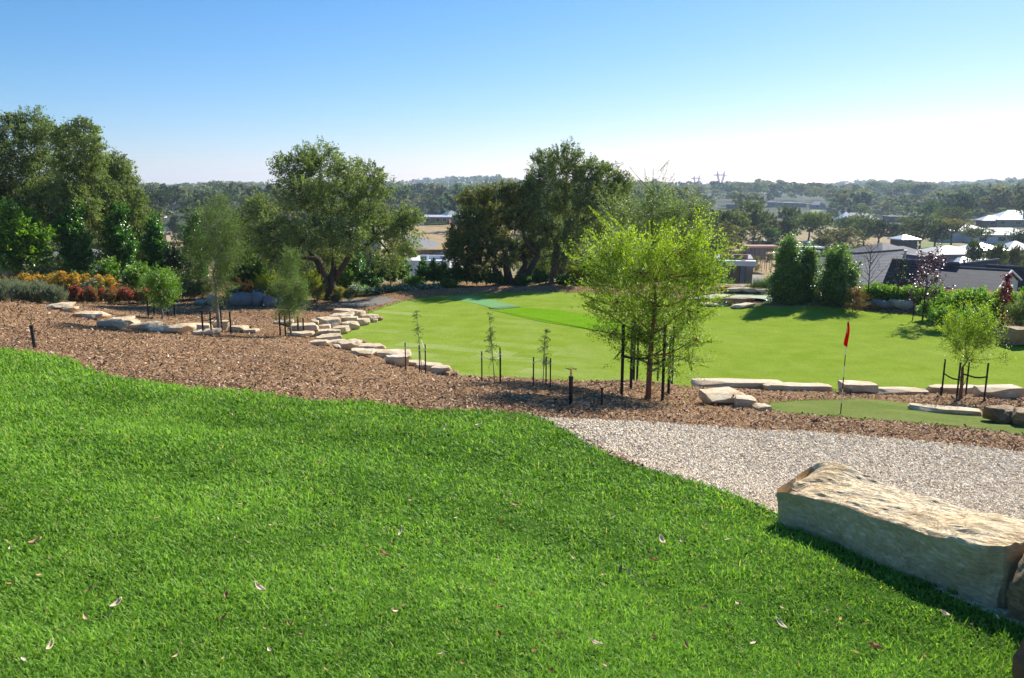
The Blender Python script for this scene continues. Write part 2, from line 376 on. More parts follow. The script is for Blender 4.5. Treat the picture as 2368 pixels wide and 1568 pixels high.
LAWN_PX = [(1010, 866), (958, 838), (905, 822), (862, 803), (805, 790), (770, 780), (768, 768), (784, 756), (812, 742), (833, 732), (850, 722), (880, 711), (930, 697), (985, 688), (1050, 684), (1120, 680), (1250, 676), (1400, 681),
           (1520, 694), (1640, 706), (1740, 713), (1800, 715.5), (1870, 714), (1950, 718), (2050, 724), (2150, 735), (2230, 743), (2300, 757), (2367, 773), (2450, 800), (2560, 850), (2500, 905), (2367, 912), (2250, 917), (2150, 913), (2050, 908),
           (1950, 905), (1850, 903), (1750, 903), (1650, 903), (1560, 910), (1450, 914), (1300, 912), (1150, 905)]
LAWN = [onz(px, py, LZ) for px, py in LAWN_PX]
LAWN = densify(LAWN, 4)
POND = densify([onz(px, py, -3.15) for px, py in [(1560, 694), (1600, 684), (1660, 677), (1740, 676), (1810, 681), (1860, 690), (1880, 700), (1780, 701), (1720, 697), (1640, 695)]], 4)
PZ = -3.22
def berm(x, y, dl):
    """raised mulch bank round the far side of the lawn"""
    far = sstep((y-(31-.35*x))/4)*sstep((x+13)/4)
    b = .34*np.exp(-((dl-1.25)/.75)**2)*far
    return b
KY = np.array([0, 42, 60, 80, 110, 170, 290, 400, 600, 900, 1300, 2000, 3000, 6000.])
KZ = np.array([-3.5, -3.6, -8.3, -10.9, -11.8, -12.4, -11.3, -11.6, -10, -6.0, -2.5, 7, 9, 9.])
def far_h(x, y):
    r = np.hypot(x, y)*.6+y*.4
    z = np.interp(r, KY, KZ)
    az = x/(np.abs(y)+1)
    w = sstep((r-150)/300)
    z = z+w*(np.sin(az*9+1.1)*1.3+np.sin(x*.011+y*.006)*1.6+np.sin(x*.004-y*.009+2)*1.4)
    z = z+sstep((r-1100)/800)*np.where(True, 15*np.exp(-((az+.05)/.15)**2)+5*np.exp(-((az-.62)/.22)**2)-3*np.exp(-((az-.25)/.1)**2)-4*np.exp(-((az+.4)/.2)**2), 0)
    # terrace rise on the left-hand middle field
    z = z+np.where((x < 0), .0, 0)
    return z
def ter(x, y):
    x = np.atleast_1d(np.asarray(x, float)); y = np.atleast_1d(np.asarray(y, float))
    z = far_h(x, y); w = sstep((y-43-.0*x)/10)
    w = np.maximum(w, sstep((np.abs(x)-42)/15)); nearm = w < 1
    xn, yn = x[nearm], y[nearm]
    h = rbf(xn, yn); d = pdist(xn, yn, LAWN); ins = inpoly(xn, yn, LAWN); d = np.where(ins, 0, d)
    # the bank drops quickly into the lawn on its near side, gently elsewhere
    wl = np.where(yn < 22, 1.5, 2.2)
    h = LZ+(h-LZ)*sstep(d/wl) + berm(xn, yn, d)
    dp = pdist(xn, yn, POND); ip = inpoly(xn, yn, POND); h = np.where(ip, np.minimum(h, PZ-.35*sstep(dp/.8)-.02), np.maximum(h, h*sstep(dp/3)+(PZ+.08)*(1-sstep(dp/3))))
    near_lawn_bump = .0
    h = h+.025*np.sin(xn*2.1+yn*1.3)*np.sin(yn*1.7-xn*.6)*sstep(d/1.5)
    z[nearm] = h*(1-w[nearm])+z[nearm]*w[nearm]
    return z
def T1(x, y): return float(ter(x, y)[0])
def hit(px, py, y0=1.5, y1=2500):
    u, dy, dz = ray(px, py)
    Y = np.geomspace(y0, y1, 1500); k = Y/dy; z = CAMZ+dz*k; g = ter(u*k, Y); b = np.where(z < g)[0]
    if not len(b): return None
    i = b[0]; Y = np.linspace(Y[max(i-1, 0)], Y[i], 25); k = Y/dy; z = CAMZ+dz*k; g = ter(u*k, Y); b = np.where(z < g)[0]
    j = b[0] if len(b) else -1
    return np.array([u*k[j], Y[j], g[j]])
def gat(px, Y, py=700):
    """ground point below the sight line px at depth Y"""
    p = at(px, py, Y); return np.array([p[0], Y, T1(p[0], Y)])
def hits(L, **kw): return [hit(px, py, **kw) for px, py in L]

NEAR_EDGE = densify([hit(*p) for p in [(-60, 800), (0, 805), (130, 825), (260, 872), (420, 895), (560, 905), (700, 925), (860, 931), (980, 950), (1180, 955), (1240, 966), (1340, 1015), (1450, 1070), (1550, 1100), (1650, 1130), (1790, 1185), (1960, 1260), (2200, 1380)]], 5, False)
NEARL = [p[:2] for p in NEAR_EDGE]+[(3.4, 1.5), (6, -8), (-30, -8), (-30, 12), (-14, 15)]
GRAVEL = [p[:2] for p in densify([hit(*p) for p in [(1232, 963), (1340, 970), (1500, 976), (1640, 986), (1800, 997), (1950, 1005), (2100, 1018), (2250, 1033), (2367, 1048), (2460, 1062)]], 4, False)]+[(9.5, 7.5), (7.5, 4.5), (5.2, 3.6), (4.1, 3.9), (3.4, 3.2), (2.4, 3.6)]
PUTT = [p[:2] for p in densify([hit(*p) for p in [(1755, 942), (1790, 930), (1850, 925), (1950, 923), (2050, 926), (2130, 938), (2200, 952), (2290, 965), (2367, 972), (2480, 985), (2480, 1030), (2367, 1008), (2250, 992), (2120, 980), (2000, 970), (1900, 962), (1820, 955)]], 4)]
STRIP = [onz(*p, LZ)[:2] for p in [(1130, 716), (1208, 710), (1262, 712), (1420, 742), (1530, 766), (1500, 790), (1440, 776), (1330, 757), (1250, 744)]]
MAT = [onz(*p, LZ)[:2] for p in [(1030, 687), (1094, 684.5), (1204, 711), (1154, 716.5)]]
DMAT = [onz(*p, LZ)[:2] for p in [(1129, 713.5), (1176, 708.5), (1202, 711), (1150, 716)]]
GREY = [p[:2] for p in hits([(760, 706), (800, 690), (900, 690), (930, 694), (880, 703), (830, 713)])]
# ---------------------------------------------------------------- ground sheet, split by what lies on it
def build_ground():
    cx, cy = 0.0, -2.0
    azd = np.concatenate([np.linspace(-100, -46, 28)[:-1], np.arange(-46, 46, .15), np.linspace(46, 100, 28)])
    r = np.concatenate([[0.0], np.geomspace(1.2, 50, 620), np.geomspace(50, 3300, 210)[1:]])
    A, R = np.meshgrid(np.radians(azd), r); X = cx+R*np.sin(A); Y = cy+R*np.cos(A)
    x, y = X.ravel(), Y.ravel(); z = ter(x, y)
    inL = inpoly(x, y, LAWN); inN = inpoly(x, y, NEARL); inP = inpoly(x, y, PUTT)
    near = (y < 44)
    rg = rngs(5)
    nz = np.array([mnoise.noise((a*3.1, b*3.1, 0)) for a, b in zip(x[::1], y[::1])]) if False else (np.sin(x*7.3+1.7*np.sin(y*5.1))*np.sin(y*8.9+1.3*np.sin(x*6.1)))
    bed = near & ~inL & ~inN & ~inP
    inG = inpoly(x, y, GRAVEL)
    z = z+np.where(bed & ~inG, .012*nz+rg.normal(0, .003, len(z)), 0)+np.where(inN, .012*nz, 0)
    V = np.stack([x, y, z], 1)
    nr, na = len(r), len(azd)
    i = np.arange(nr-1)[:, None]*na; j = np.arange(na-1)[None]
    Q = np.stack([i+j, i+j+1, i+na+j+1, i+na+j], -1).reshape(-1, 4)[:, ::-1]
    C = V[Q].mean(1); qx, qy = C[:, 0], C[:, 1]
    zone = np.zeros(len(Q), int)       # 0 mulch
    zone[qy > 43.5] = 9
    zone[(np.abs(qx) > 60)] = 9
    zone[(qy > 44) & (np.hypot(qx, qy) > 330+40*np.sin(qx*.02))] = 13
    zone[inpoly(qx, qy, GREY)] = 7
    zone[inpoly(qx, qy, GRAVEL)] = 2
    zone[inpoly(qx, qy, NEARL)] = 1
    zone[inpoly(qx, qy, LAWN)] = 3
    zone[inpoly(qx, qy, PUTT)] = 4
    for nm, P in FIELDS.items():
        zone[(qy > 43.5) & inpoly(qx, qy, P[0])] = P[1]
    names = {0: ('mulch_bed_ground', M['mulch']), 1: ('near_lawn', M['near_turf']), 2: ('gravel_path', M['gravel']), 3: ('sports_lawn', M['lawn']), 4: ('putting_green', M['putting']),
             7: ('crushed_stone_ground', M['greystone']), 9: ('valley_ground', M['valley']), 10: ('dry_field', M['dryfield']), 11: ('grey_road', M['road']), 12: ('green_field', M['vgrass']), 13: ('woodland_ground', M['wgrass'])}
    for k, (nm, mt) in names.items():
        q = Q[zone == k]
        if not len(q): continue
        u, inv = np.unique(q, return_inverse=True)
        mb = MB(); mb.add(V[u], inv.reshape(-1, 4))
        o = mb.build(nm, mt, smooth=(k not in (0,)))
        tag(o, kind='structure')
def far_poly(L, Ymin=44): return [hit(px, py, y0=Ymin)[:2] for px, py in L]
FIELDS = {
    'brown paddock': (far_poly([(930, 522), (1200, 520), (1330, 560), (1310, 590), (1180, 590), (1040, 588), (930, 560)], 100), 10),
    'driveway': (far_poly([(930, 540), (965, 545), (1018, 563), (1005, 572), (925, 572)], 100), 11),
    'bank': (far_poly([(1740, 598), (1775, 600), (1860, 612), (1880, 640), (1730, 641), (1722, 615)], 60), 10),
    'road by the bank': (far_poly([(1640, 668), (1710, 641), (1880, 643), (1900, 668)], 50), 11),
    'paddock left': (far_poly([(340, 560), (440, 545), (640, 560), (700, 590), (500, 600), (380, 590)], 60), 10),
    'paddock mid': (far_poly([(1240, 590), (1420, 585), (1420, 650), (1240, 655)], 55), 10),
    'green patch right': (far_poly([(2280, 498), (2380, 497), (2420, 525), (2330, 528)], 100), 12),
    'green patch mid': (far_poly([(2090, 560), (2200, 560), (2210, 585), (2080, 585)], 100), 12),
    'green patch far': (far_poly([(1870, 480), (1905, 478), (1910, 490), (1872, 494)], 200), 12),
    'dry slope': (far_poly([(1600, 575), (1700, 570), (1790, 585), (1770, 598), (1650, 600)], 90), 10),
}
build_ground()
def sheet(name, poly, z, mat, n=1):
    mb = MB(); P = [(p[0], p[1], z) for p in poly]; mb.slab(P, .05); o = mb.build(name, mat); return tag(o, kind='structure')
sheet('turf_strip_path', STRIP, LZ+.012, M['strip'])
# pond
t = NT('pond_water'); p_ = t.pos(); M['water'] = t.pbr((.02, .035, .03), .05, .6, t.bump(t.noise(p_, 6, 3), .08, .02))
sheet('pond_water', POND, PZ, M['water'])
t = NT('duckweed'); p_ = t.pos(); M['weed'] = t.pbr(t.ramp(t.noise(p_, 8, 6, .7), [(.3, (.22, .27, .14)), (.7, (.42, .46, .30))]), .8, .2)
wp = [onz(px, py, PZ) for px, py in [(1570, 693), (1605, 684.5), (1660, 679), (1740, 678), (1805, 682), (1850, 690), (1870, 697), (1790, 698), (1760, 691), (1700, 688.5), (1640, 689)]]
o = sheet('pond_weed', densify(wp, 3), PZ+.006, M['weed']); o['kind'] = 'stuff'
# cricket practice mats are things lying on the lawn
mb = MB(); mb.slab([(p[0], p[1], LZ+.022) for p in MAT], .03)
tag(mb.build('artificial_turf_mat', M['mat'], origin=(*MAT[0], LZ)), 'long flat pale-green artificial turf batting mat on the far lawn', 'mat')
mb = MB(); mb.slab([(p[0], p[1], LZ+.035) for p in DMAT], .02)
tag(mb.build('dark_mat', M['darkmat'], origin=(*DMAT[0], LZ)), 'small dark green mat lying on the near end of the turf batting mat', 'mat')

# ---------------------------------------------------------------- grass blades, chips, stones
def blades():
    rg = rngs(11); NB = 500000
    # sample in proportion to how large the ground shows: uniform in picture, plus jitter
    px = rg.uniform(-260, 2620, NB); py = 1000+rg.uniform(0, 1, NB)*700
    e = rg.uniform(0, 1, NB) < .42; py[e] = rg.uniform(800, 1010, e.sum())
    u, v = (px-CX)/F, (py-CY)/F; dy = cT-v*sT; dz = -(sT+v*cT)
    k = np.full(NB, 4.0)
    for _ in range(25):
        x, y = u*k, dy*k; g = -.13*y-.06*x
        k = .5*k+.5*(g-CAMZ)/dz
    x, y = u*k, dy*k
    x += rg.normal(0, .03, NB); y += rg.normal(0, .04, NB)
    # ragged outer edge of the turf
    nx = x+.05*np.sin(x*31+y*17)+.03*np.sin(y*53); ny = y+.05*np.sin(y*29-x*13)
    k = inpoly(nx, ny, NEARL) & (y > 1.2) & (y < 20); x, y = x[k], y[k]; n = len(x)
    z = ter(x, y); d = np.hypot(x, y)
    clump = np.array([mnoise.noise((a*1.7, b*1.7, 3)) for a, b in zip(x[::8], y[::8])]); clump = np.repeat(clump, 8)[:n]
    clump = np.sin(x*1.9+2*np.sin(y*1.1))*np.sin(y*2.7+1.5*np.sin(x*1.6))*.5+np.sin(x*7+3*np.sin(y*5))*np.sin(y*8+2*np.sin(x*6))*.5
    h = (.027+.022*rg.random(n)+.012*clump)*(1+.10*np.clip(d-5, 0, 8)); tall = rg.random(n) < .035; h[tall] *= 1.7
    w = (.0050+.0030*rg.random(n))*(1+.22*np.clip(d-3.2, 0, 12)); w[tall] *= .55
    a = rg.uniform(0, 2*np.pi, n); lean = rg.uniform(.3, 1.9, n); lean[tall] *= .4
    side = np.stack([np.cos(a), np.sin(a), np.zeros(n)], 1); b = a+np.pi/2+rg.normal(0, .5, n)
    out = np.stack([np.cos(b)*lean, np.sin(b)*lean, np.ones(n)], 1); out /= np.linalg.norm(out, axis=1)[:, None]
    out2 = out.copy(); out2[:, 2] *= .35; out2 /= np.linalg.norm(out2, axis=1)[:, None]
    P = np.stack([x, y, z-.004], 1); S = side*w[:, None]*.5
    mid = P+out*(h*.6)[:, None]; tip = mid+(out*.4+out2*.6)*(h*.5)[:, None]
    V = np.stack([P-S, P+S, mid+S*.85, mid-S*.85, tip], 1).reshape(-1, 3)
    i = np.arange(n)[:, None]*5
    big_ = 0
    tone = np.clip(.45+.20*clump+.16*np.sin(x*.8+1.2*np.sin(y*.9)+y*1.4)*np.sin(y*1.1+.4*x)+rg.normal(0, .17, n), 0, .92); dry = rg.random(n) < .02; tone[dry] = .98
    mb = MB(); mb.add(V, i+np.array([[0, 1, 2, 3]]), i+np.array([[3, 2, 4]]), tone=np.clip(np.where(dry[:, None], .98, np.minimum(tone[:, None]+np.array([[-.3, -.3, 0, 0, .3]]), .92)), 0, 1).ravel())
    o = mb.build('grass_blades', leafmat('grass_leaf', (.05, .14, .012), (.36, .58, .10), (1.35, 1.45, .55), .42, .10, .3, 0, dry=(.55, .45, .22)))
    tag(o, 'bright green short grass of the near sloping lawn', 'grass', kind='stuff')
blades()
def scatter(NB, pxr, pyr, poly_in, polys_out, ymax=45, seed=1):
    rg = rngs(seed); px = rg.uniform(*pxr, NB); py = rg.uniform(*pyr, NB)
    u, v = (px-CX)/F, (py-CY)/F; dy = cT-v*sT; dz = -(sT+v*cT)
    lo = np.full(NB, 1.5); hi = np.full(NB, ymax*1.3)
    # coarse march then refine
    steps = np.geomspace(1.5, ymax*1.3, 70); found = np.full(NB, np.nan); prev = steps[0]
    gx = None
    for s in steps[1:]:
        m = np.isnan(found); 
        if not m.any(): break
        zz = CAMZ+dz[m]*s; g = TG(u[m]*s, dy[m]*s); hitm = zz < g
        idx = np.where(m)[0][hitm]; found[idx] = s; lo[idx] = prev; hi[idx] = s; prev = s
    ok = ~np.isnan(found)
    for _ in range(7):
        mdl = (lo+hi)/2; zz = CAMZ+dz*mdl; g = TG(u*mdl, dy*mdl); b = zz < g; hi = np.where(b, mdl, hi); lo = np.where(b, lo, mdl)
    x, y = u*hi, dy*hi
    if poly_in is not None: ok &= inpoly(x, y, poly_in)
    for P in polys_out: ok &= ~inpoly(x, y, P)
    return x[ok], y[ok]
# gridded copy of the terrain for quick lookups
_gx = np.linspace(-45, 45, 601); _gy = np.linspace(-1, 59, 401)
_GX, _GY = np.meshgrid(_gx, _gy); _GZ = ter(_GX.ravel(), _GY.ravel()).reshape(_GX.shape)
def TG(x, y):
    fx = np.clip((x+45)/90*600, 0, 599.999); fy = np.clip((y+1)/60*400, 0, 399.999)
    i = fx.astype(int); j = fy.astype(int); a = fx-i; b = fy-j
    return (_GZ[j, i]*(1-a)+_GZ[j, i+1]*a)*(1-b)+(_GZ[j+1, i]*(1-a)+_GZ[j+1, i+1]*a)*b
def chipmat(name, stops, rough=.9):
    t = NT(name); return t.pbr(t.ramp(t.attr(), stops), rough, .15)
def chips():
    rg = rngs(21)
    x1, y1 = scatter(230000, (-150, 2500), (690, 1110), None, [LAWN, NEARL, GRAVEL, PUTT], seed=22)
    k = y1 < 34; x1, y1 = x1[k], y1[k]
    # bits of mulch spilled over the gravel margin
    xs, ys = scatter(9000, (1180, 2500), (955, 1110), GRAVEL, [NEARL], seed=23); q = pdist(xs, ys, GRAVEL) < .05+.3*rg.random(len(xs))**2
    x1 = np.concatenate([x1, xs[q]]); y1 = np.concatenate([y1, ys[q]])
    n = len(x1); d = np.hypot(x1, y1)
    z = ter(x1, y1)+.008+.012*rg.random(n)
    L = (.018+.042*rg.random(n)**2.2)*(1+.035*np.clip(d-9, 0, 25)); Wd = L*(.2+.35*rg.random(n))
    a = rg.uniform(0, 2*np.pi, n); tl = rg.normal(0, .38, n)
    A = np.stack([np.cos(a)*np.cos(tl), np.sin(a)*np.cos(tl), np.sin(tl)], 1); N = np.stack([rg.normal(0, .45, n), rg.normal(0, .45, n), np.ones(n)], 1)
    S = np.cross(N, A); S /= np.linalg.norm(S, axis=1)[:, None]
    C = np.stack([x1, y1, z+np.abs(np.sin(tl))*L*.4], 1)
    h = L[:, None]*.5; w = Wd[:, None]*.5; up = np.array([0, 0, .004])
    V = np.stack([C-A*h-S*w*.7, C-A*h*.8+S*w, C+A*h+S*w*.6, C+A*h*.9-S*w], 1)+up
    tone = np.clip(rg.beta(2.2, 2.4, n), 0, 1)
    mb = MB(); mb.add(V.reshape(-1, 3), np.arange(4*n).reshape(-1, 4), tone=np.repeat(tone, 4))
    o = mb.build('bark_mulch', chipmat('bark_chip', [(0, (.06, .03, .015)), (.25, (.20, .105, .052)), (.55, (.40, .24, .13)), (.8, (.64, .44, .28)), (1, (.90, .74, .55))]))
    tag(o, 'brown bark mulch chips covering the garden beds', 'mulch', kind='stuff')
chips()
def stones():
    rg = rngs(31)
    x, y = scatter(170000, (1180, 2620), (955, 1330), GRAVEL, [NEARL], seed=32)
    xs, ys = scatter(9000, (1200, 2500), (940, 1080), None, [GRAVEL, NEARL, PUTT, LAWN], seed=34); q = pdist(xs, ys, GRAVEL) < .25*rg.random(len(xs))**2; x = np.concatenate([x, xs[q]]); y = np.concatenate([y, ys[q]])
    n = len(x); d = np.hypot(x, y)
    r = (.0085+.008*rg.random(n))*(1+.05*np.clip(d-6, 0, 6)); z = ter(x, y)+r*.4
    oc = np.array([[1, 0, 0], [-1, 0, 0], [0, 1, 0], [0, -1, 0], [0, 0, 1], [0, 0, -1.]])
    T = np.array([[0, 2, 4], [2, 1, 4], [1, 3, 4], [3, 0, 4], [2, 0, 5], [1, 2, 5], [3, 1, 5], [0, 3, 5]])
    sc = np.stack([1+.7*rg.random(n), .7+.5*rg.random(n), .45+.3*rg.random(n)], 1)
    V = oc[None]*sc[:, None]*(1+rg.normal(0, .12, (n, 6, 1))); a = rg.uniform(0, 2*np.pi, n); ca, sa = np.cos(a)[:, None], np.sin(a)[:, None]
    tl = rg.normal(0, .3, n)[:, None]
    X, Y_, Z = V[..., 0], V[..., 1], V[..., 2]+V[..., 0]*tl
    V = np.stack([X*ca-Y_*sa, X*sa+Y_*ca, Z], -1)*r[:, None, None]+np.stack([x, y, z], 1)[:, None]
    tone = rg.beta(2.4, 1.6, n)
    mb = MB(); mb.add(V.reshape(-1, 3), None, (np.arange(n)[:, None, None]*6+T[None]).reshape(-1, 3), tone=np.repeat(tone, 6))
    o = mb.build('gravel', chipmat('gravel_stone', [(0, (.30, .215, .125)), (.3, (.62, .48, .31)), (.6, (.84, .69, .49)), (1, (.95, .86, .69))], .8))
    tag(o, 'pale cream and tan gravel stones loose on the path', 'gravel', kind='stuff')
stones()
def far_turf():
    rg = rngs(41)
    x, y = scatter(260000, (740, 2500), (672, 925), LAWN, [MAT, STRIP], seed=42)
    x2, y2 = scatter(40000, (1700, 2500), (915, 1040), PUTT, [], seed=43)
    x3, y3 = scatter(90000, (1080, 1800), (700, 830), STRIP, [], seed=44)
    def rim(x, y, P, w): d = pdist(x, y, P); m = d < w; return x[m], y[m]
    x, y = rim(x, y, LAWN, .22); x2, y2 = rim(x2, y2, PUTT, .12); x3, y3 = x3[:0], y3[:0]
    for nm, xx, yy, mt, hh, lab in [('lawn_turf_blades', x, y, leafmat('lawn_leaf', (.16, .27, .022), (.27, .38, .042), (1.3, 1.3, .5), .4, .04, .4, 0), .03, 'longer untrimmed turf along the rim of the large lower lawn'),
                           ('putting_turf_blades', x2, y2, leafmat('putting_leaf', (.17, .22, .055), (.28, .32, .10), (1.2, 1.2, .6), .35, .05, .4, 0), .018, 'ragged turf rim of the putting green'),
                           ('strip_turf_blades', x3, y3, leafmat('strip_leaf', (.13, .31, .012), (.19, .38, .02), (1.2, 1.3, .5), .4, .06, .4, 0), .04, 'ragged edge of the brighter green turf strip')]:
        n = len(xx)
        if not n: continue
        z = ter(xx, yy); d = np.hypot(xx, yy); w = .0009*d*(.7+.6*rg.random(n)); h = hh*(.6+.7*rg.random(n))
        a = rg.uniform(0, np.pi, n); S = np.stack([np.cos(a), np.sin(a), 0*a], 1)*w[:, None]; le = rg.normal(0, .6, (n, 2))*h[:, None]
        P = np.stack([xx, yy, z-.002], 1); tip = P+np.stack([le[:, 0], le[:, 1], h], 1)
        tone = np.clip(.5+.25*np.sin(xx*.9+np.sin(yy*.7)*2)*np.sin(yy*.5)+rg.normal(0, .10, n), 0, 1)
        mb = MB(); mb.add(np.stack([P-S, P+S, tip], 1).reshape(-1, 3), None, np.arange(3*n).reshape(-1, 3), tone=np.repeat(tone, 3))
        tag(mb.build(nm, mt), lab, 'turf', kind='stuff')
far_turf()
# ---------------------------------------------------------------- rocks
def cube_sphere(n):
    g = np.linspace(-1, 1, n+1); V = []; Q = []
    A, B = np.meshgrid(g, g, indexing='ij'); o = 0
    for ax in range(3):
        for s in (-1, 1):
            P = np.zeros((n+1, n+1, 3)); P[..., ax] = s; P[..., (ax+1) % 3] = A*s; P[..., (ax+2) % 3] = B
            V.append(P.reshape(-1, 3)); i = np.arange(n)[:, None]*(n+1)+np.arange(n)[None]
            Q.append(np.stack([i, i+n+1, i+n+2, i+1], -1).reshape(-1, 4)+o); o += (n+1)**2
    V = np.vstack(V); Q = np.vstack(Q)
    k = np.round(V*1e5).astype(int); u, first, inv = np.unique(k, axis=0, return_index=True, return_inverse=True)
    return V[first], inv.reshape(-1)[Q]
_CS = {n: cube_sphere(n) for n in (8, 14, 60)}
def rockverts(size, seed, n=14, round_=.35, cuts=7, rough=.06, strata=.0, skew=None):
    rg = rngs(seed); V, Q = _CS[n]; V = V.copy()
    S = V/np.linalg.norm(V, axis=1)[:, None]
    P = V*(1-round_)+S*round_*1.15
    for _ in range(cuts):
        d = rg.normal(0, 1, 3); d[2] *= .45; d /= np.linalg.norm(d); h = rg.uniform(.88, 1.15)
        e = P@d-h; m = e > 0; P[m] -= e[m][:, None]*d
    P = P*np.array(size)/2.0
    if skew is not None: P[:, 2] += P[:, 0]*skew
    sc = max(size); off = rg.uniform(0, 50, 3)
    D = np.array([mnoise.fractal(Vector(p*(2.2/sc)+off), 1.0, 2.1, 5) for p in P])
    P = P+S*(D*rough*sc)[:, None]
    if strata:
        q = (P[:, 2]+.02*D)/strata; fr = q-np.floor(q); k = (np.abs(V[:, 2]) < .93)
        P[k] *= 1-np.stack([.035*(fr[k] < .3)]*2+[0*fr[k]], 1)
    return P, Q
ROCKN = 0
def rock(c, size, rz, seed, mat, label, group=None, name='rock', n=14, tilt=0.0, sink=.15, **kw):
    P, Q = rockverts(size, seed, n, **kw)
    ca, sa = math.cos(rz), math.sin(rz)
    if tilt: ct, st = math.cos(tilt), math.sin(tilt); P = np.stack([P[:, 0]*ct-P[:, 2]*st, P[:, 1], P[:, 0]*st+P[:, 2]*ct], 1)
    P = np.stack([P[:, 0]*ca-P[:, 1]*sa, P[:, 0]*sa+P[:, 1]*ca, P[:, 2]-P[:, 2].min()-sink*size[2]], 1)
    mb = MB(); mb.add(P+np.array(c), Q)
    o = mb.build(name, mat, origin=c, smooth=kw.get('round_', 0) > .6)
    return tag(o, label, 'rock', group)
ORD = 'first second third fourth fifth sixth seventh eighth ninth tenth eleventh twelfth thirteenth fourteenth fifteenth sixteenth seventeenth eighteenth nineteenth twentieth'.split()+[f'{a}-{b}' for a in ('twenty', 'thirty', 'forty') for b in 'first second third fourth fifth sixth seventh eighth ninth'.split()]

# the long bench rock on the edge of the lawn: built between four measured bottom corners
def bench_rock():
    V, Q = _CS[60]; V = V.copy()
    A = hit(1791, 1211); B = hit(2318, 1408)          # front bottom edge, left and right
    ax = B[:2]-A[:2]; L = np.linalg.norm(ax); ax /= L; pn = np.array([-ax[1], ax[0]])
    if pn[1] < 0: pn = -pn
    u = (V[:, 0]+1)/2; w = (V[:, 1]+1)/2; h = (V[:, 2]+1)/2
    depth = .58+.04*np.sin(u*6+1)
    hf = .275+.075*u; hb = .315+.03*u+.035*np.exp(-((u-.12)/.15)**2)
    # far left corner of the top is pulled to the right and towards the back
    x = u*L*1.0-w*(.24*(1-u)-.04)-.02*h
    y = w*depth+.05*np.sin(u*6.0)*(1-w)
    top = hf+(hb-hf)*w**.8
    zb = T1(A[0], A[1])*(1-u)+T1(B[0], B[1])*u
    z = zb-.1+h*(top+.1)
    S = V/np.linalg.norm(V, axis=1)[:, None]
    P = np.stack([A[0]+ax[0]*x+pn[0]*y, A[1]+ax[1]*x+pn[1]*y, z], 1)
    # round off edges
    e = np.clip((np.sort(np.abs(V), axis=1)[:, 1]-.86)/.14, 0, 1)
    cen = P.mean(0); nrm = np.stack([S[:, 0]*ax[0]+S[:, 1]*pn[0], S[:, 0]*ax[1]+S[:, 1]*pn[1], S[:, 2]], 1)
    P = P-nrm*(e**1.6*.022)[:, None]
    D = np.array([mnoise.fractal(Vector((a*2.1, b*2.1, c*4+3)), 1.0, 2.0, 6) for a, b, c in P])
    st = np.array([mnoise.fractal(Vector((a*1.6, b*1.6, 7.7)), 1.0, 2.0, 6) for a, b, c in np.stack([x, y*3.2, z], 1)])
    lay = (np.round((st+.12*D)*9)/9*.6+st*.4)*.045
    topm = np.clip((V[:, 2]-.9)/.1, 0, 1)
    P = P+nrm*(D*.010)[:, None]; P[:, 2] += topm*lay*.9
    bl = np.exp(-((u-.04)/.05)**2-((w-.28)/.22)**2); P[:, 2] -= bl*topm*.05
    fm = (V[:, 1] < -.98); ls = np.floor((P[:, 2]-zb+.03*D)/.07)
    cz = np.array([mnoise.fractal(Vector((a*3.1, b*3.1, c*2.2+9)), .8, 2.2, 6) for a, b, c in P]); P[:, :2] -= pn*(fm*np.clip(cz, -.3, .6)*.045)[:, None]
    te = np.clip(1-np.abs(w-.0)/.14, 0, 1)*topm*np.clip(np.sin(u*23+4*np.sin(u*9))*.5+.3, 0, 1); P[:, 2] -= te*.035
    le = np.clip(1-u/.10, 0, 1)*topm*(.5+.5*np.sin(w*11)); P[:, 2] -= le*.07
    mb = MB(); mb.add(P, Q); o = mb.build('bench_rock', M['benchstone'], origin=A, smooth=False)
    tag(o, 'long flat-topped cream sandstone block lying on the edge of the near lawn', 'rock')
t = NT('cream_sandstone'); p = t.obj()
n1 = t.noise(p, 1.7, 7, .6, .8); st = t.noise(t.scl(p, (2.2, 1.3, 7)), 2.2, 8, .68, 1.3); n3 = t.noise(p, 24, 6, .72)
c = t.ramp(n1, [(.3, (.70, .45, .21)), (.48, (.80, .59, .33)), (.62, (.88, .72, .47)), (.8, (.76, .52, .26))])
c = t.mix(t.ramp(n1, [(.55, (0, 0, 0)), (.72, (.6, .6, .6))]), c, (.58, .36, .15))
c = t.mix(t.ramp(t.noise(p, 5, 3), [(.66, (0, 0, 0)), (.74, (.7, .7, .7))]), c, (.36, .20, .10))
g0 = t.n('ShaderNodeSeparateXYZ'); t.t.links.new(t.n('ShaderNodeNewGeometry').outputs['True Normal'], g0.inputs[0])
side_shade = t.ramp(t.math('ADD', g0.outputs[2], t.math('MULTIPLY', n1, .25)), [(.35, (1, 1, 1)), (.6, (0, 0, 0))])
c = t.mix(t.math('MULTIPLY', side_shade, .8), c, t.ramp(t.noise(p, 3.2, 6, .7), [(.3, (.44, .31, .16)), (.5, (.58, .44, .25)), (.7, (.68, .55, .36))]))  # upright faces turn darker ochre: their shade is painted into the stone colour
c = t.mix(1.0, c, t.ramp(n3, [(.25, (.82, .8, .78)), (.7, (1.08, 1.08, 1.08))]), 'MULTIPLY')
ck = t.ramp(t.noise(t.scl(p, (3.2, 1.6, 9)), 2.3, 9, .72, 1.8), [(.47, (1, 1, 1)), (.498, (0, 0, 0)), (.503, (0, 0, 0)), (.525, (1, 1, 1))])
c = t.mix(1.0, c, t.mix(.2, (1., 1., 1.), ck), 'MULTIPLY')
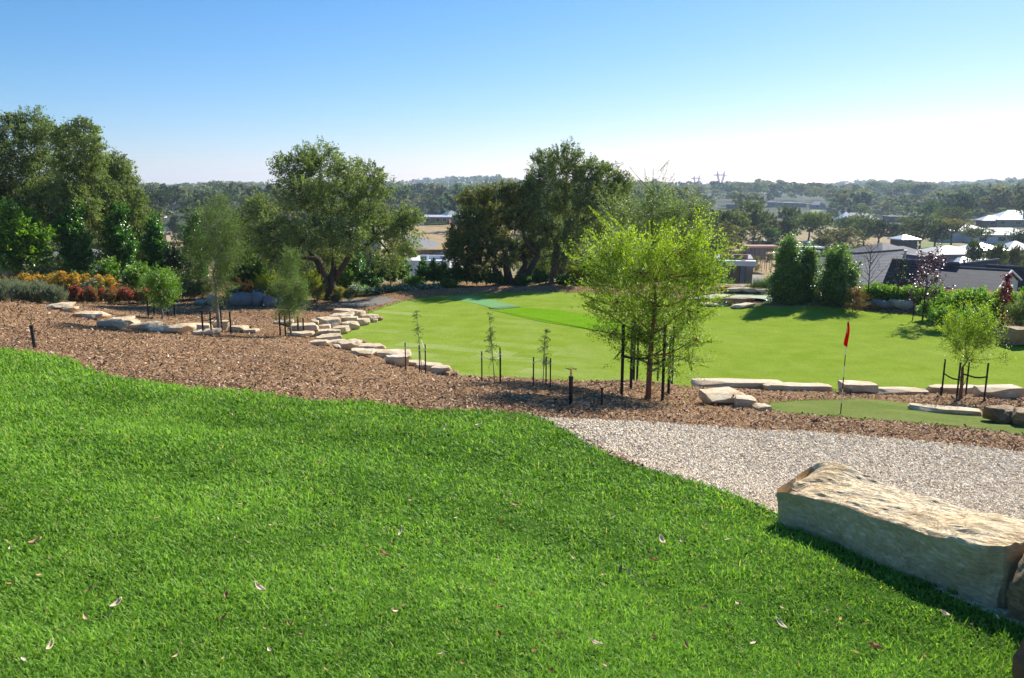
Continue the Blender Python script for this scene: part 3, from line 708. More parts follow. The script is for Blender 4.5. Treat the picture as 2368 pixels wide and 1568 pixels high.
gz = t.n('ShaderNodeSeparateXYZ'); t.t.links.new(t.n('ShaderNodeNewGeometry').outputs['True Normal'], gz.inputs[0]); tp_ = t.ramp(gz.outputs[2], [(.35, (.12, .12, .12)), (.7, (1, 1, 1))])
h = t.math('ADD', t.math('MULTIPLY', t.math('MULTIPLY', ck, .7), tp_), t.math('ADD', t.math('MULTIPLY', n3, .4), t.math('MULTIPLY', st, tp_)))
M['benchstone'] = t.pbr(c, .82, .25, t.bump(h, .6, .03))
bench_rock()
# the tall dark rock at its end, and the reddish one below it
p = hit(2352, 1455); rock((p[0]+.40, p[1]+.05, p[2]), (.62, .5, .60), math.radians(-55), 71, M['browned'], 'tall brown sandstone block standing against the right end of the long bench rock', n=14, rough=.03, round_=.2, sink=.12)
p = hit(2367, 1600); rock((p[0]+.26, p[1]-.03, p[2]), (.5, .42, .24), math.radians(20), 72, M['redstone'] if 'redstone' in M else M['browned'], 'low reddish stone on the lawn in the bottom right corner', n=14, rough=.04, sink=.1)

# rocks by their base position in the picture: (px, py_base, width_px, height_px, depth factor, rz, seed)
GST = 'sandstone steps running down through the mulch bed'
def R(px, py, w, h, seed, label, group=None, mat='sandstone', dep=.8, rz=None, Y=None, **kw):
    p = hit(px, py, y0=4) if Y is None else gat(px, Y)
    d = p[1]; rg = rngs(seed)
    W, H = pxm(w, d), pxm(h, d)
    size = (W*.9, max(W*dep*.9, .28), H*.64+.03); rz = rg.uniform(-.45, .45) if rz is None else rz
    kw.setdefault('tilt', rg.uniform(-.10, .10) if W < 1.2 else 0.0)
    return rock((p[0], p[1]+size[1]*.35, p[2]), size, rz, seed, M[mat], label, group, sink=.12, **kw)
steps = [(128, 716, 62, 15, 'cream rounded slab at the top of the mulch-bed steps beside the lavender', 1), (160, 722, 36, 12, 'pale block just below the topmost step slab', .7), (205, 737, 78, 16, 'wide cream step between the top slab and the curved block', .7),
    (268, 750, 62, 15, 'flat step slab behind the big curved block', .8), (255, 760, 68, 26, 'big curved brown-faced sandstone block half buried in the mulch steps', .5), (300, 757, 38, 24, 'upright tan block just right of the curved step block', .6),
    (330, 764, 66, 19, 'split cream slab between the curved block and the hollowed rock', .8), (375, 769, 60, 10, 'low flat slab left of the hollowed rock', 1), (405, 772, 74, 22, 'large hollowed pale rock in the middle of the steps', .8),
    (460, 764, 60, 18, 'cream block right of the hollowed rock', .6), (468, 776, 70, 11, 'thin white slab lying in front of the cream block, left of the thin tree trunk', .8), (505, 762, 54, 28, 'upright tan boulder behind the thin staked tree trunk', .6),
    (548, 768, 44, 17, 'pale rock right of the staked tree at the lower end of the steps', .8), (578, 770, 34, 8, 'flat little slab ending the steps on the right', .9)]
for i, (px, py, w, h, lb, dp) in enumerate(steps): R(px, py, w, h, 200+i, lb, GST, dep=dp, round_=.25, rough=.035, rz=-.1)
GW = 'sandstone retaining wall along the left edge of the sports lawn'
wall = [(700, 772, 70, 30, 'large pale layered rock behind the stakes at the wall start'), (728, 752, 20, 12, 'small cube stone beside the stakes'), (655, 752, 46, 13, 'lone flat pale stone in the mulch left of the wall'), (690, 778, 60, 9, 'thin slab in front of the large layered rock'),
    (745, 768, 42, 22, 'rounded ochre boulder next to the stakes'), (735, 750, 38, 14, 'flat tan rock above the ochre boulder'), (758, 755, 66, 24, 'long brown-topped block in the middle tier'), (785, 745, 60, 24, 'big tan block under the stacked slabs'),
    (806, 752, 44, 28, 'upright honey-coloured block between the stacked slabs and the lawn'), (800, 730, 62, 15, 'top slab at the upper end of the wall'), (790, 738, 56, 14, 'slab just under the top slab'), (822, 735, 44, 22, 'pinkish tilted block at the upper end'),
    (855, 744, 40, 22, 'outermost rounded block where the wall meets the lawn far end'), (835, 752, 40, 20, 'pink-brown block in the lower tier'), (808, 762, 44, 24, 'dark-jointed pink block at the lawn edge'), (786, 772, 44, 22, 'squat pink block in the lower tier'),
    (770, 781, 34, 26, 'small square block at the corner of the lawn'), (740, 778, 60, 18, 'cream slab of the lower tier'), (755, 792, 66, 18, 'long cream rock below the corner'), (735, 800, 50, 12, 'low cream slab bedded in the mulch'),
    (775, 800, 50, 13, 'pale pillow-shaped stone past the corner'), (800, 808, 62, 20, 'large pale boulder at the bend of the wall'), (815, 796, 48, 11, 'flat stone behind the pale boulder'), (845, 806, 40, 13, 'cream stone at the lawn side'),
    (860, 815, 66, 22, 'broad cream block on the lawn side'), (835, 822, 62, 12, 'low long stone in front of the broad cream block'), (880, 826, 60, 15, 'tan slab leading to the dark-faced block'), (915, 830, 92, 22, 'longest tan slab of the wall'),
    (925, 846, 56, 32, 'dark-faced upright block at the end of the tan slab'), (968, 846, 50, 10, 'low stone lying past the dark-faced block'), (990, 854, 44, 16, 'flat rock behind the first sapling'), (1012, 858, 50, 20, 'tan rock right of the flat one by the sapling stakes'),
    (1030, 868, 52, 26, 'last big sandstone at the near end of the wall')]
for i, (px, py, w, h, lb) in enumerate(wall): R(px-9 if px > 880 else px, py, w, h, 300+i, lb, GW, dep=.75, round_=.28, rough=.04)
rgc = rngs(5)
for i in range(34):
    k = rgc.integers(0, len(wall)); px, py = wall[k][0]+rgc.uniform(-26, 26), wall[k][1]+rgc.uniform(-8, 3); w_ = rgc.uniform(11, 24)
    R(px, py, w_, w_*.55, 340+i, 'small sandstone chock wedged between the larger blocks of the curved wall', 'small chocks in the curved wall', dep=.9, round_=.3, rough=.06, rz=rgc.uniform(-.8, .8), n=8, mat='browned' if i % 3 == 0 else 'sandstone')
GR = 'sandstone edging between the putting green beds and the sports lawn'
right = [(1720, 908, 240, 15, 'thin long cream slab along the lawn edge, left end of the edging', .22, 17.2), (1862, 912, 170, 20, 'broad cream slab in the middle of the lawn edging', .3, 16.8), (2008, 920, 96, 32, 'thick raised slab just right of the flag', .55, 16.2),
    (2110, 917, 130, 14, 'low slab right of the raised slab', .3, 16.8), (2240, 918, 150, 18, 'long slab behind the small staked tree', .3, 17.0), (2345, 922, 110, 32, 'large pale slab at the right border of the picture', .5, 16.0)]
for i, (px, py, w, h, lb, dp, Y) in enumerate(right): R(px, py, w, h, 400+i, lb, GR, dep=dp, Y=Y, round_=.22, rough=.018, rz=-.04)
R(1680, 936, 106, 32, 420, 'big flat-topped cream rock at the left end of the putting green', dep=.9, round_=.2, rough=.02, rz=.15)
R(1728, 942, 56, 28, 421, 'tan rock tucked behind the big flat-topped rock', dep=.9, round_=.25)
R(1765, 950, 40, 10, 422, 'small low stone at the near left tip of the putting green', dep=.8)
R(2190, 956, 170, 12, 423, 'long thin white slab edging the right side of the putting green', dep=.28, round_=.2, rough=.012, rz=-.28)
R(2330, 978, 92, 44, 424, 'dark-fronted sandstone boulder right of the putting green', dep=.8, mat='browned', round_=.25)
R(2385, 985, 70, 46, 425, 'dark-fronted boulder cut by the right border of the picture', dep=.8, mat='browned')
# boulders round the back beds
bl = [(170, 696, 34, 20, 'boulder', 'pale round boulder at the right end of the lavender'), (188, 695, 24, 18, 'boulder', 'second round boulder right of the lavender'), (218, 699, 40, 11, 'boulder', 'low pale boulder in front of the red flowers'),
      (462, 705, 34, 12, 'boulder', 'low cream boulder left of the round one in the back bed'), (487, 705, 26, 24, 'boulder', 'egg-shaped cream boulder in the back bed'),
      (555, 708, 66, 34, 'bluestone', 'large blue-grey boulder in the shade at the back of the mulch'), (592, 708, 50, 34, 'bluestone', 'second large blue-grey boulder with a grooved side'), (622, 709, 36, 24, 'bluestone', 'mid-sized grey boulder right of the two large ones'),
      (648, 708, 30, 22, 'bluestone', 'small grey boulder in the back row'), (672, 709, 28, 16, 'bluestone', 'low grey boulder near the end of the back row'), (690, 708, 26, 15, 'bluestone', 'last grey boulder of the back row beside the shrubs')]
for i, (px, py, w, h, m, lb) in enumerate(bl): R(px, py, w*.85, h*1.35, 500+i, lb, 'round boulders along the back bed', mat=m, dep=.8, round_=.8, cuts=2, rough=.04)
pr = [(1700, 704, 100, 20, 'browned', 'long brown-fronted rock ledge on the near side of the pond'), (1660, 698, 50, 12, 'sandstone', 'flat rock at the left of the pond ledge'), (1740, 694, 60, 12, 'sandstone', 'cream slab on top of the pond ledge'),
      (1700, 690, 50, 10, 'sandstone', 'hollow slab over the water on the pond ledge'), (1768, 698, 50, 8, 'sandstone', 'flat slab right of the pond ledge'), (1650, 708, 70, 6, 'sandstone', 'thin slab between the lawn and the pond ledge'),
      (1720, 712, 60, 7, 'sandstone', 'low pale slab at the lawn edge below the pond ledge'), (1708, 671, 40, 13, 'boulder', 'pale boulder on the far shore of the pond'), (1660, 672, 50, 9, 'browned', 'brown rock on the far shore of the pond'), (1745, 671, 40, 8, 'browned', 'low brown rock right of the far-shore boulder')]
for i, (px, py, w, h, m, lb) in enumerate(pr): R(px, py, w, h, 560+i, lb, 'rocks round the pond', mat=m, dep=.5, round_=.25, rough=.03)
for i, (px, py, w, h, m, lb) in enumerate([(2005, 712, 76, 16, 'browned', 'long low rock behind the mulch bank, left of three'), (2050, 714, 66, 22, 'bluestone', 'grey humped rock behind the mulch bank, middle of three'), (2085, 714, 56, 26, 'boulder', 'tall pointed grey rock behind the mulch bank, right of three'),
      (2150, 722, 60, 14, 'boulder', 'pale stone at the foot of the purple-leaved tree')]): R(px, py, w, h, 580+i, lb, 'rocks behind the mulch bank', mat=m, dep=.6, round_=.4)
R(2362, 800, 70, 66, 590, 'big brown sandstone block at the right border of the picture beyond the lawn', mat='browned', dep=.9, round_=.15, rough=.02)
def pebbles():
    rg = rngs(77); x, y = scatter(5000, (1640, 1830), (700, 716), None, [LAWN, POND], seed=78)
    V0, Q0 = _CS[8] if False else cube_sphere(2); S = V0/np.linalg.norm(V0, axis=1)[:, None]
    mb = MB(); x, y = x[:420], y[:420]; z = ter(x, y)
    for a, b, c in zip(x, y, z):
        r = rg.uniform(.03, .11); mb.add(S*r*np.array([1.2, .9, .6])*rg.uniform(.8, 1.2, 3)+np.array([a, b, c+r*.3]), Q0, tone=rg.random())
    tag(mb.build('river_pebbles', chipmat('pebble', [(0, (.2, .18, .16)), (1, (.62, .58, .52))])), 'loose grey river pebbles between the lawn and the pond', 'pebbles', kind='stuff')
pebbles()

# ---------------------------------------------------------------- posts, sprinklers, lids, flag
M['pvc'] = simple('black_pipe', (.014, .015, .018), .45, .5); M['brass'] = simple('brass', (.42, .28, .10), .35, .5, .9, .2)
M['greypaint'] = simple('weathered_grey_timber', (.10, .085, .075), .85, .2, var=.3)
M['lid'] = simple('green_plastic_lid', (.18, .32, .27), .55, .4)
def riser(px, py, py_top, label, Yb=None, head=True, r=.030, lean=0.0, group='tall sprinkler risers'):
    b = hit(px, py, y0=4); h = pxm(py-py_top, b[1])
    e = empty('sprinkler_post', b, label, 'sprinkler', group)
    mb = MB(); top = b+np.array([lean*h, 0, h]); mb.tube([b-[0, 0, .1], top], [r, r], 12)
    mb.tube([top-[0, 0, .05], top+[0, 0, .004]], [r*1.16]*2, 12)
    mb.build('post', M['pvc'], e, smooth=False)
    mb = MB()
    for zz in (.9,): mb.tube([b+(top-b)*zz, b+(top-b)*zz+[0, 0, .012]], [r*1.12]*2, 12)
    mb.build('clamp', M['strap'], e)
    if head:
        mb = MB(); mb.tube([top, top+[0, 0, .04]], [r*.38, r*.38], 8); mb.tube([top+[0, 0, .035], top+[0, 0, .06]], [r*.55]*2, 6); mb.build('riser_pipe', M['brass'], e)
        mb = MB(); c = top+np.array([0, 0, .085])
        mb.tube([c-[0, 0, .028], c+[0, 0, .03]], [r*.42, r*.3], 8)
        mb.tube([c+[0, 0, .02], c+[-.05, -.01, .034], c+[-.085, -.02, .04]], [r*.30, r*.25, r*.18], 6)   # nozzle
        mb.tube([c+[.0, 0, .03], c+[.04, .01, .03], c+[.065, .015, .022]], [r*.16]*3, 6)               # hammer arm
        mb.box(c+np.array([.068, .015, .022]), (.028, .014, .03), tone=.5)
        mb.tube([c+[-.03, 0, .0], c+[-.028, 0, .055], c+[.028, 0, .055], c+[.03, 0, 0.0]], [r*.13]*4, 5)
        mb.build('sprinkler_head', M['brass'], e)
    return e
riser(1319, 936, 868, 'black sprinkler riser with a brass head near the edge of the gravel path')
riser(80, 803, 752, 'black sprinkler riser leaning on the left mulch bank near the lawn', lean=-.04)
def stub(px, py, py_top, label, r=.012, Y=None):
    b = hit(px, py, y0=4); h = pxm(py-py_top, b[1]); mb = MB()
    mb.tube([b-[0, 0, .06], b+[0, 0, h]], [r, r], 8); mb.tube([b+[0, 0, h-.012], b+[0, 0, h+.008]], [r*1.35]*2, 8)
    tag(mb.build('drip_post', M['pvc'], origin=b), label, 'post', 'short black irrigation posts')
stub(1391, 937, 896, 'short black irrigation post between the sprinkler and the big staked tree', .016)
stub(1694, 936, 912, 'thin black irrigation post in front of the big flat-topped rock'); stub(1966, 915, 897, 'thin black irrigation post just behind the flag, at the edging slab', .01)
stub(2173, 914, 894, 'thin black irrigation post left of the small staked tree', .01); stub(28, 700, 672, 'short dark post in front of the lavender at the far left', .03); stub(519, 703, 683, 'thin dark post by the red flowers of the back bed', .02)
stub(1949, 706, 690, 'square-looking dark bollard on the far mulch bank', .06)
for i, (px, py, lb) in enumerate([(898, 832, 'left green irrigation valve lid set in the mulch by the rock wall'), (917, 838, 'right green irrigation valve lid set in the mulch by the rock wall')]):
    b = hit(px, py); mb = MB(); mb.box(b+np.array([0, 0, .03]), (.36, .34, .07), .3, top=.94); mb.box(b+np.array([0, 0, .072]), (.30, .28, .012), .3)
    tag(mb.build('valve_lid', M['lid'], origin=b), lb, 'lid', 'irrigation valve lids')
# flag
t = NT('red_flag_cloth'); d1 = t.n('ShaderNodeBsdfDiffuse'); d1.inputs[0].default_value = (.62, .008, .012, 1); d2 = t.n('ShaderNodeBsdfTranslucent'); d2.inputs[0].default_value = (.8, .01, .01, 1)
mx = t.n('ShaderNodeMixShader'); mx.inputs[0].default_value = .35; t.t.links.new(d1.outputs[0], mx.inputs[1]); t.t.links.new(d2.outputs[0], mx.inputs[2]); t.t.links.new(mx.outputs[0], t.out.inputs[0]); M['red'] = t.m
M['whitepole'] = simple('white_pole_paint', (.78, .78, .75), .4, .4, var=.03); M['blackpole'] = simple('black_pole_paint', (.015, .015, .017), .4, .4)
def flag():
    b = hit(1943, 957); b = b.copy(); H = pxm(217, b[1])*1.02
    e = empty('golf_flag', b, 'red golf flag hanging limp on a black and white striped pole', 'flag')
    cuts = [(0, .115, 'b'), (.115, .275, 'w'), (.275, .40, 'b'), (.40, .52, 'w'), (.52, .64, 'b'), (.64, 1.0, 'w')]
    for col, nm in (('w', 'white_band'), ('b', 'black_band')):
        for z0, z1, c in cuts:
            if c != col: continue
            mb = MB(); mb.tube([b+[0, 0, z0*H-(0.1 if z0 == 0 else 0)], b+[0, 0, z1*H]], [.0085 if z0 < .3 else .007]*2, 10); mb.build(nm, M['whitepole' if c == 'w' else 'blackpole'], e)
    n, m = 26, 14; V = []
    for i in range(n+1):
        s = i/n; z = H-.005-s*.43
        for j in range(m+1):
            q = j/m
            wid = (.02+.085*s**.75)*(1-.12*s); fold = math.sin(q*9.5+s*1.5)*.018*(.3+s)
            x = -(.55*wid)*(q-.42)*1.7*(1 if s < .96 else .85)+.008*math.sin(s*5)
            x += .018*s-.02*s*s
            V.append((x+.0, fold-.012, z-(.035*abs(q-.4)-.06*q*s)))
    i = np.arange(n)[:, None]*(m+1)+np.arange(m)[None]; Q = np.stack([i, i+1, i+m+2, i+m+1], -1).reshape(-1, 4)
    mb = MB(); mb.add(np.array(V)+b, Q); o = mb.build('cloth', M['red'], e, smooth=True)
    sm = o.modifiers.new('solid', 'SOLIDIFY'); sm.thickness = .003
flag()
# ---------------------------------------------------------------- plants
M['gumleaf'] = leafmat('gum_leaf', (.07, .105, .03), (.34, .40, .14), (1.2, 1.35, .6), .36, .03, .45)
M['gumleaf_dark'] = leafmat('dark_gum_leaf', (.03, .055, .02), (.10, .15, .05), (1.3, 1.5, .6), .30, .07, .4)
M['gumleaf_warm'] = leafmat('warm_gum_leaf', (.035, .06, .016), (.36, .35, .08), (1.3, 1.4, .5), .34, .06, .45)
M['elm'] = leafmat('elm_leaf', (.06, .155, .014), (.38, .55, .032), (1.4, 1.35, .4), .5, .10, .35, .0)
M['elm2'] = leafmat('grey_elm_leaf', (.10, .15, .05), (.26, .33, .12), (1.3, 1.4, .6), .45, .14, .35, .0)
M['fresh'] = leafmat('fresh_leaf', (.07, .17, .016), (.26, .42, .05), (1.4, 1.5, .5), .45, .09, .35, .1)
M['pear'] = leafmat('pear_leaf', (.03, .10, .014), (.14, .30, .04), (1.4, 1.6, .5), .38, .13, .3, .1)
M['shiny'] = leafmat('glossy_leaf', (.05, .13, .018), (.26, .38, .06), (1.4, 1.5, .5), .38, .35, .2, .05)
M['wattle'] = leafmat('feathery_leaf', (.06, .105, .03), (.20, .30, .07), (1.3, 1.4, .6), .42, .05, .45, .1)
M['lime'] = leafmat('lime_leaf', (.20, .26, .015), (.46, .48, .04), (1.2, 1.2, .4), .4, .05, .5, .05)
M['grey_lav'] = leafmat('lavender_leaf', (.15, .185, .10), (.32, .36, .2), (1.1, 1.1, .8), .3, .03, .6, 0)
M['lavflower'] = leafmat('lavender_flower', (.16, .13, .22), (.30, .25, .36), (1, 1, 1), .3, .02, .6, 0)
M['orange'] = leafmat('orange_flower', (.70, .34, .02), (.90, .60, .06), (1.1, 1, .6), .35, .02, .6, 0)
M['redflower'] = leafmat('red_flower', (.55, .04, .05), (.80, .17, .15), (1.1, .9, .8), .35, .02, .6, 0)
M['daisy'] = leafmat('white_petals', (.72, .72, .70), (.85, .85, .83), (1, 1, 1), .3, .02, .6, 0)
M['rust'] = leafmat('rusty_leaf', (.12, .09, .03), (.30, .19, .06), (1.2, 1.1, .6), .35, .04, .5, .1)
M['purple'] = leafmat('purple_leaf', (.045, .018, .028), (.15, .08, .10), (1.6, .8, .9), .3, .22, .3, 0)
M['maroon'] = leafmat('maroon_leaf', (.09, .012, .016), (.24, .04, .035), (1.6, .8, .7), .35, .12, .3, 0)
M['reed'] = leafmat('reed_leaf', (.03, .06, .015), (.10, .15, .04), (1.3, 1.4, .6), .35, .05, .4, .1)

def unit(v): return v/(np.linalg.norm(v, axis=-1, keepdims=True)+1e-9)
def sprays(mb, rg, blobs, n_spray, per, slen, leafL, leafW, origin, up=.35, droop=0.0, shell=.5, spread=.16, twig=None, twig_m=1, tone_up=.25, m=0, flatten=1.0, minz=None):
    """leafy sprays: start inside a blob, run outwards; blobs = [(centre, radii)]"""
    B = [(np.array(c, float), np.array(r, float)) for c, r in blobs]
    vol = np.array([np.prod(r)**(2/3.) for c, r in B]); vol /= vol.sum()
    which = rg.choice(len(B), n_spray, p=vol)
    C = np.array([b[0] for b in B])[which]; Rr = np.array([b[1] for b in B])[which]
    d = unit(rg.normal(0, 1, (n_spray, 3))); rad = shell+(1-shell)*rg.random(n_spray)**.6
    rad *= 1+.10*np.sin(d[:, 0]*5+which*2.1)+.08*np.sin(d[:, 2]*7+which)
    S = C+d*Rr*rad[:, None]
    D = unit(unit(S-origin)*.5+d*.55+np.array([0, 0, up-droop])+rg.normal(0, .28, (n_spray, 3)))
    Ls = slen*rg.uniform(.5, 1.35, n_spray)
    if minz is not None: S[:, 2] = np.maximum(S[:, 2], minz+.02+.05*rg.random(n_spray))
    u = rg.random((n_spray, per)); 
    P = S[:, None]+D[:, None]*((u-.35)*Ls[:, None])[..., None]+rg.normal(0, 1, (n_spray, per, 3))*(Ls[:, None]*spread*(1.15-.8*u))[..., None]
    P[..., 2] -= droop*(u*Ls[:, None])**1*.5
    A = unit(D[:, None]*.7+rg.normal(0, .55, (n_spray, per, 3))-np.array([0, 0, droop*1.3]))
    N = unit(rg.normal(0, .8, (n_spray, per, 3))+np.array([0, 0, .9 if droop < .5 else .1]))
    st = rg.normal(0, .19, n_spray)[:, None]
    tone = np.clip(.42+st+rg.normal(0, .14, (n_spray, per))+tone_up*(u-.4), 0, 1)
    k = n_spray*per
    mb.leaves(P.reshape(-1, 3), A.reshape(-1, 3), N.reshape(-1, 3), leafL*rg.uniform(.7, 1.3, k), leafW*rg.uniform(.7, 1.3, k), tone.ravel(), m=m, fold=.15)
    return S, D, Ls, which
def limb(a, b, rg, bend=.15, n=6):
    a, b = np.array(a, float), np.array(b, float); t = np.linspace(0, 1, n)[:, None]; L = np.linalg.norm(b-a)
    off = rg.normal(0, 1, 3)*L*bend; off2 = rg.normal(0, 1, 3)*L*bend*.4
    P = a+(b-a)*t+off*np.sin(t*np.pi)*.6+off2*np.sin(t*2*np.pi)*.5
    P[:, 2] += -L*bend*.5*np.sin(t[:, 0]*np.pi)
    return P
def PB(blist, Y, k=1.0):
    """crown lobes measured in the picture (px, py, rx, ry[, dY]) -> world ellipsoids with their own depth"""
    out = []
    for b in blist:
        dY = b[4] if len(b) > 4 else 0; p = at(b[0], b[1], Y+dY); rx, rz = pxm(b[2], Y+dY)*k, pxm(b[3], Y+dY)*k
        out.append((p, np.array([rx, (rx+rz)*.5*.95, rz])))
    return out
def tree(name, base, blobs, label, cat='tree', group=None, leaf='gumleaf', bark='bark', r0=.2, fork=None, n_spray=1200, per=22, slen=.6, leafL=.12, leafW=.045, up=.3, droop=.2, seed=1,
         trunks=1, limbs=True, twigs=220, shell=.45, spread=.17, fork_h=.3, tone_up=.25, extra=None, lean=0, double=None, twig_r=None, sides=8):
    rg = rngs(seed); base = np.array(base, float)
    e = empty(name, base, label, cat, group)
    C = np.array([b[0] for b in blobs]); cen = C.mean(0); topz = max(b[0][2]+b[1][2] for b in blobs)
    H = topz-base[2]
    wood = MB(); S_ends = []
    if fork is None: fork = base+np.array([lean*H, 0, H*fork_h])
    fork = np.array(fork, float)
    if double is None:
        P = limb(base-[0, 0, .25], fork, rg, .04, 7); wood.tube(P, np.linspace(r0*1.12, r0*.78, 7), sides+2); forks = [fork]
        wood.tube([base-[0, 0, .1], base+[0, 0, r0*1.5]], [r0*1.5, r0*1.02], sides+2)
    else:
        forks = []
        for (b0, f0, rr) in double:
            P = limb(np.array(b0)-[0, 0, .25], f0, rg, .05, 7); wood.tube(P, np.linspace(rr*1.15, rr*.7, 7), sides+2); forks.append(np.array(f0, float))
    if limbs:
        order = np.argsort([np.linalg.norm(c-forks[0]) for c in C])
        nodes = [(f, r0*.72) for f in forks]
        for i in order:
            c, rr = blobs[i][0], blobs[i][1]
            cost = [np.linalg.norm(c-n_[0])+(.6*max(0, n_[0][2]-c[2]))+(H*.15 if n_[1] < r0*.25 else 0) for n_ in nodes]
            k = int(np.argmin(cost)); s, rs = nodes[k]
            end = c+np.array([0, 0, rr[2]*.35]); P = limb(s, end, rg, .09, 8)
            wood.tube(P, np.linspace(rs*.8, max(rs*.22, r0*.07), 8), max(5, sides-2)); nodes.append((P[5], rs*.5)); nodes.append((P[7], rs*.28))
        nodes_p = np.array([n_[0] for n_ in nodes])
    crown = MB()
    S, D, Ls, wh = sprays(crown, rg, blobs, n_spray, per, slen, leafL, leafW, forks[0], up, droop, shell, spread, tone_up=tone_up)
    if twigs and limbs:
        sel = rg.choice(len(S), min(twigs, len(S)), replace=False); tr = twig_r or r0*.045
        for i in sel:
            j = int(np.argmin(np.linalg.norm(nodes_p-S[i], axis=1))); a = nodes_p[j]; b = S[i]
            P = limb(a, b, rg, .12, 4); wood.tube(P, [tr*2.2, tr*1.6, tr*1.1, tr*.6], 4, cap=False)
            wood.tube([b, b+D[i]*Ls[i]*.6], [tr*.7, tr*.3], 3, cap=False)
    if extra: extra(wood, crown, rg, e)
    wood.build('trunk', M[bark], e, smooth=True); crown.build('crown', M[leaf], e)
    return e

GL = dict(leafL=.135, leafW=.05)
# --- big gum in the middle left, forked low
Yb = 36.0; b0 = gat(752, Yb); b1 = gat(768, Yb)
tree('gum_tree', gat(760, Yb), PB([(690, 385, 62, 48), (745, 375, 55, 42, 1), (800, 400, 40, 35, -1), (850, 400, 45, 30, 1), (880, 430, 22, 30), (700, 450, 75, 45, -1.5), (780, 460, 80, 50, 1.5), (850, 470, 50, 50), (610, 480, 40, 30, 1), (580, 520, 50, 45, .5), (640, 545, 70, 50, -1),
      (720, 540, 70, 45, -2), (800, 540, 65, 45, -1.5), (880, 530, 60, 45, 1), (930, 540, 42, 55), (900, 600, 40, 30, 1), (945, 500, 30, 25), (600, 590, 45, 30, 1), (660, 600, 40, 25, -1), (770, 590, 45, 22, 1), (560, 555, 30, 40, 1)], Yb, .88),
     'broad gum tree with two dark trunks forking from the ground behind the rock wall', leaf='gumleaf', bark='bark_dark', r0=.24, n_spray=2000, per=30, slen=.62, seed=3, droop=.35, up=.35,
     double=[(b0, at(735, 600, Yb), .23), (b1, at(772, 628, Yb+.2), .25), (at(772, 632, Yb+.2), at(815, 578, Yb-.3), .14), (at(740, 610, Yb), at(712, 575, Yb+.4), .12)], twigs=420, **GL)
# --- multi-trunked spreading gum in the centre
Yb = 43.0; b = gat(1183, Yb)
tree('gum_tree', b, PB([(1100, 462, 42, 28, 1), (1150, 448, 40, 22), (1190, 455, 40, 28, 1), (1090, 510, 45, 34, -1), (1150, 500, 45, 30, 1.5), (1200, 505, 40, 34, -1), (1075, 575, 46, 42, -1.5), (1120, 560, 50, 34, -1), (1100, 610, 40, 26, -1), (1160, 585, 46, 36, -2),
      (1050, 580, 26, 30, 1), (1210, 580, 38, 30, 1), (1140, 535, 40, 25, 2), (1060, 545, 26, 20)], Yb, .88),
     'spreading dark gum tree with several leaning trunks in the centre beyond the lawn', leaf='gumleaf_warm', bark='bark_dark', r0=.27, n_spray=1750, per=30, slen=.5, seed=5, droop=.1, up=.5, tone_up=.7,
     double=[(gat(1172, Yb), at(1140, 612, Yb), .2), (gat(1180, Yb), at(1170, 600, Yb), .24), (gat(1188, Yb), at(1215, 612, Yb+.5), .22), (gat(1196, Yb), at(1245, 590, Yb), .2)], twigs=300, shell=.5, **GL)
# --- tallest gum right of it
Yb = 44.0; b = gat(1284, Yb)
tree('gum_tree', b, PB([(1310, 360, 40, 30), (1262, 372, 38, 26, 1), (1250, 420, 42, 38, -1), (1310, 410, 50, 36, 1), (1365, 400, 46, 34), (1405, 410, 36, 34, 1), (1245, 480, 40, 45, -1), (1300, 470, 46, 44, 1.5), (1355, 460, 44, 40, -1), (1405, 460, 36, 36), (1440, 430, 26, 30, 1),
      (1260, 545, 46, 40), (1320, 540, 42, 36, -1), (1370, 520, 42, 34, 1), (1250, 600, 36, 28, 1), (1300, 595, 34, 26), (1230, 440, 24, 34), (1435, 480, 26, 24)], Yb, .88),
     'tallest gum tree with straight twin brown trunks right of centre beyond the lawn', leaf='gumleaf', bark='bark', r0=.24, n_spray=2050, per=30, slen=.55, seed=7, droop=.2, up=.4,
     double=[(gat(1279, Yb), at(1288, 555, Yb), .24), (gat(1292, Yb), at(1325, 520, Yb+.3), .17)], twigs=420, **GL)
# --- gum trees at the left border
Yb = 40.0
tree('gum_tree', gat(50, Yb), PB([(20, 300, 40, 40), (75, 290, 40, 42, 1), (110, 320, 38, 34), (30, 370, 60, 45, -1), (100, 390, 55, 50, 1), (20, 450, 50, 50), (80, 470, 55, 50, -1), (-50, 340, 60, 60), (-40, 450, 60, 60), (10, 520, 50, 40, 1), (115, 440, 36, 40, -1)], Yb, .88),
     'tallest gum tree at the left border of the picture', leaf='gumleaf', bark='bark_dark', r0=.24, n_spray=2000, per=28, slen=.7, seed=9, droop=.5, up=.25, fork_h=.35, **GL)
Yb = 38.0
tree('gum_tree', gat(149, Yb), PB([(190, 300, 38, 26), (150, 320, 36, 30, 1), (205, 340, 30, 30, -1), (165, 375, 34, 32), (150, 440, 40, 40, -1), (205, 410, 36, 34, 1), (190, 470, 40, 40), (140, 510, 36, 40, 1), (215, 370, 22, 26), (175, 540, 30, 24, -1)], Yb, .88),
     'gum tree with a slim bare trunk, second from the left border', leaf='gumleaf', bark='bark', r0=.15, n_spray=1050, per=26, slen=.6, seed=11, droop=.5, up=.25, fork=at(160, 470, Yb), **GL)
Yb = 41.0
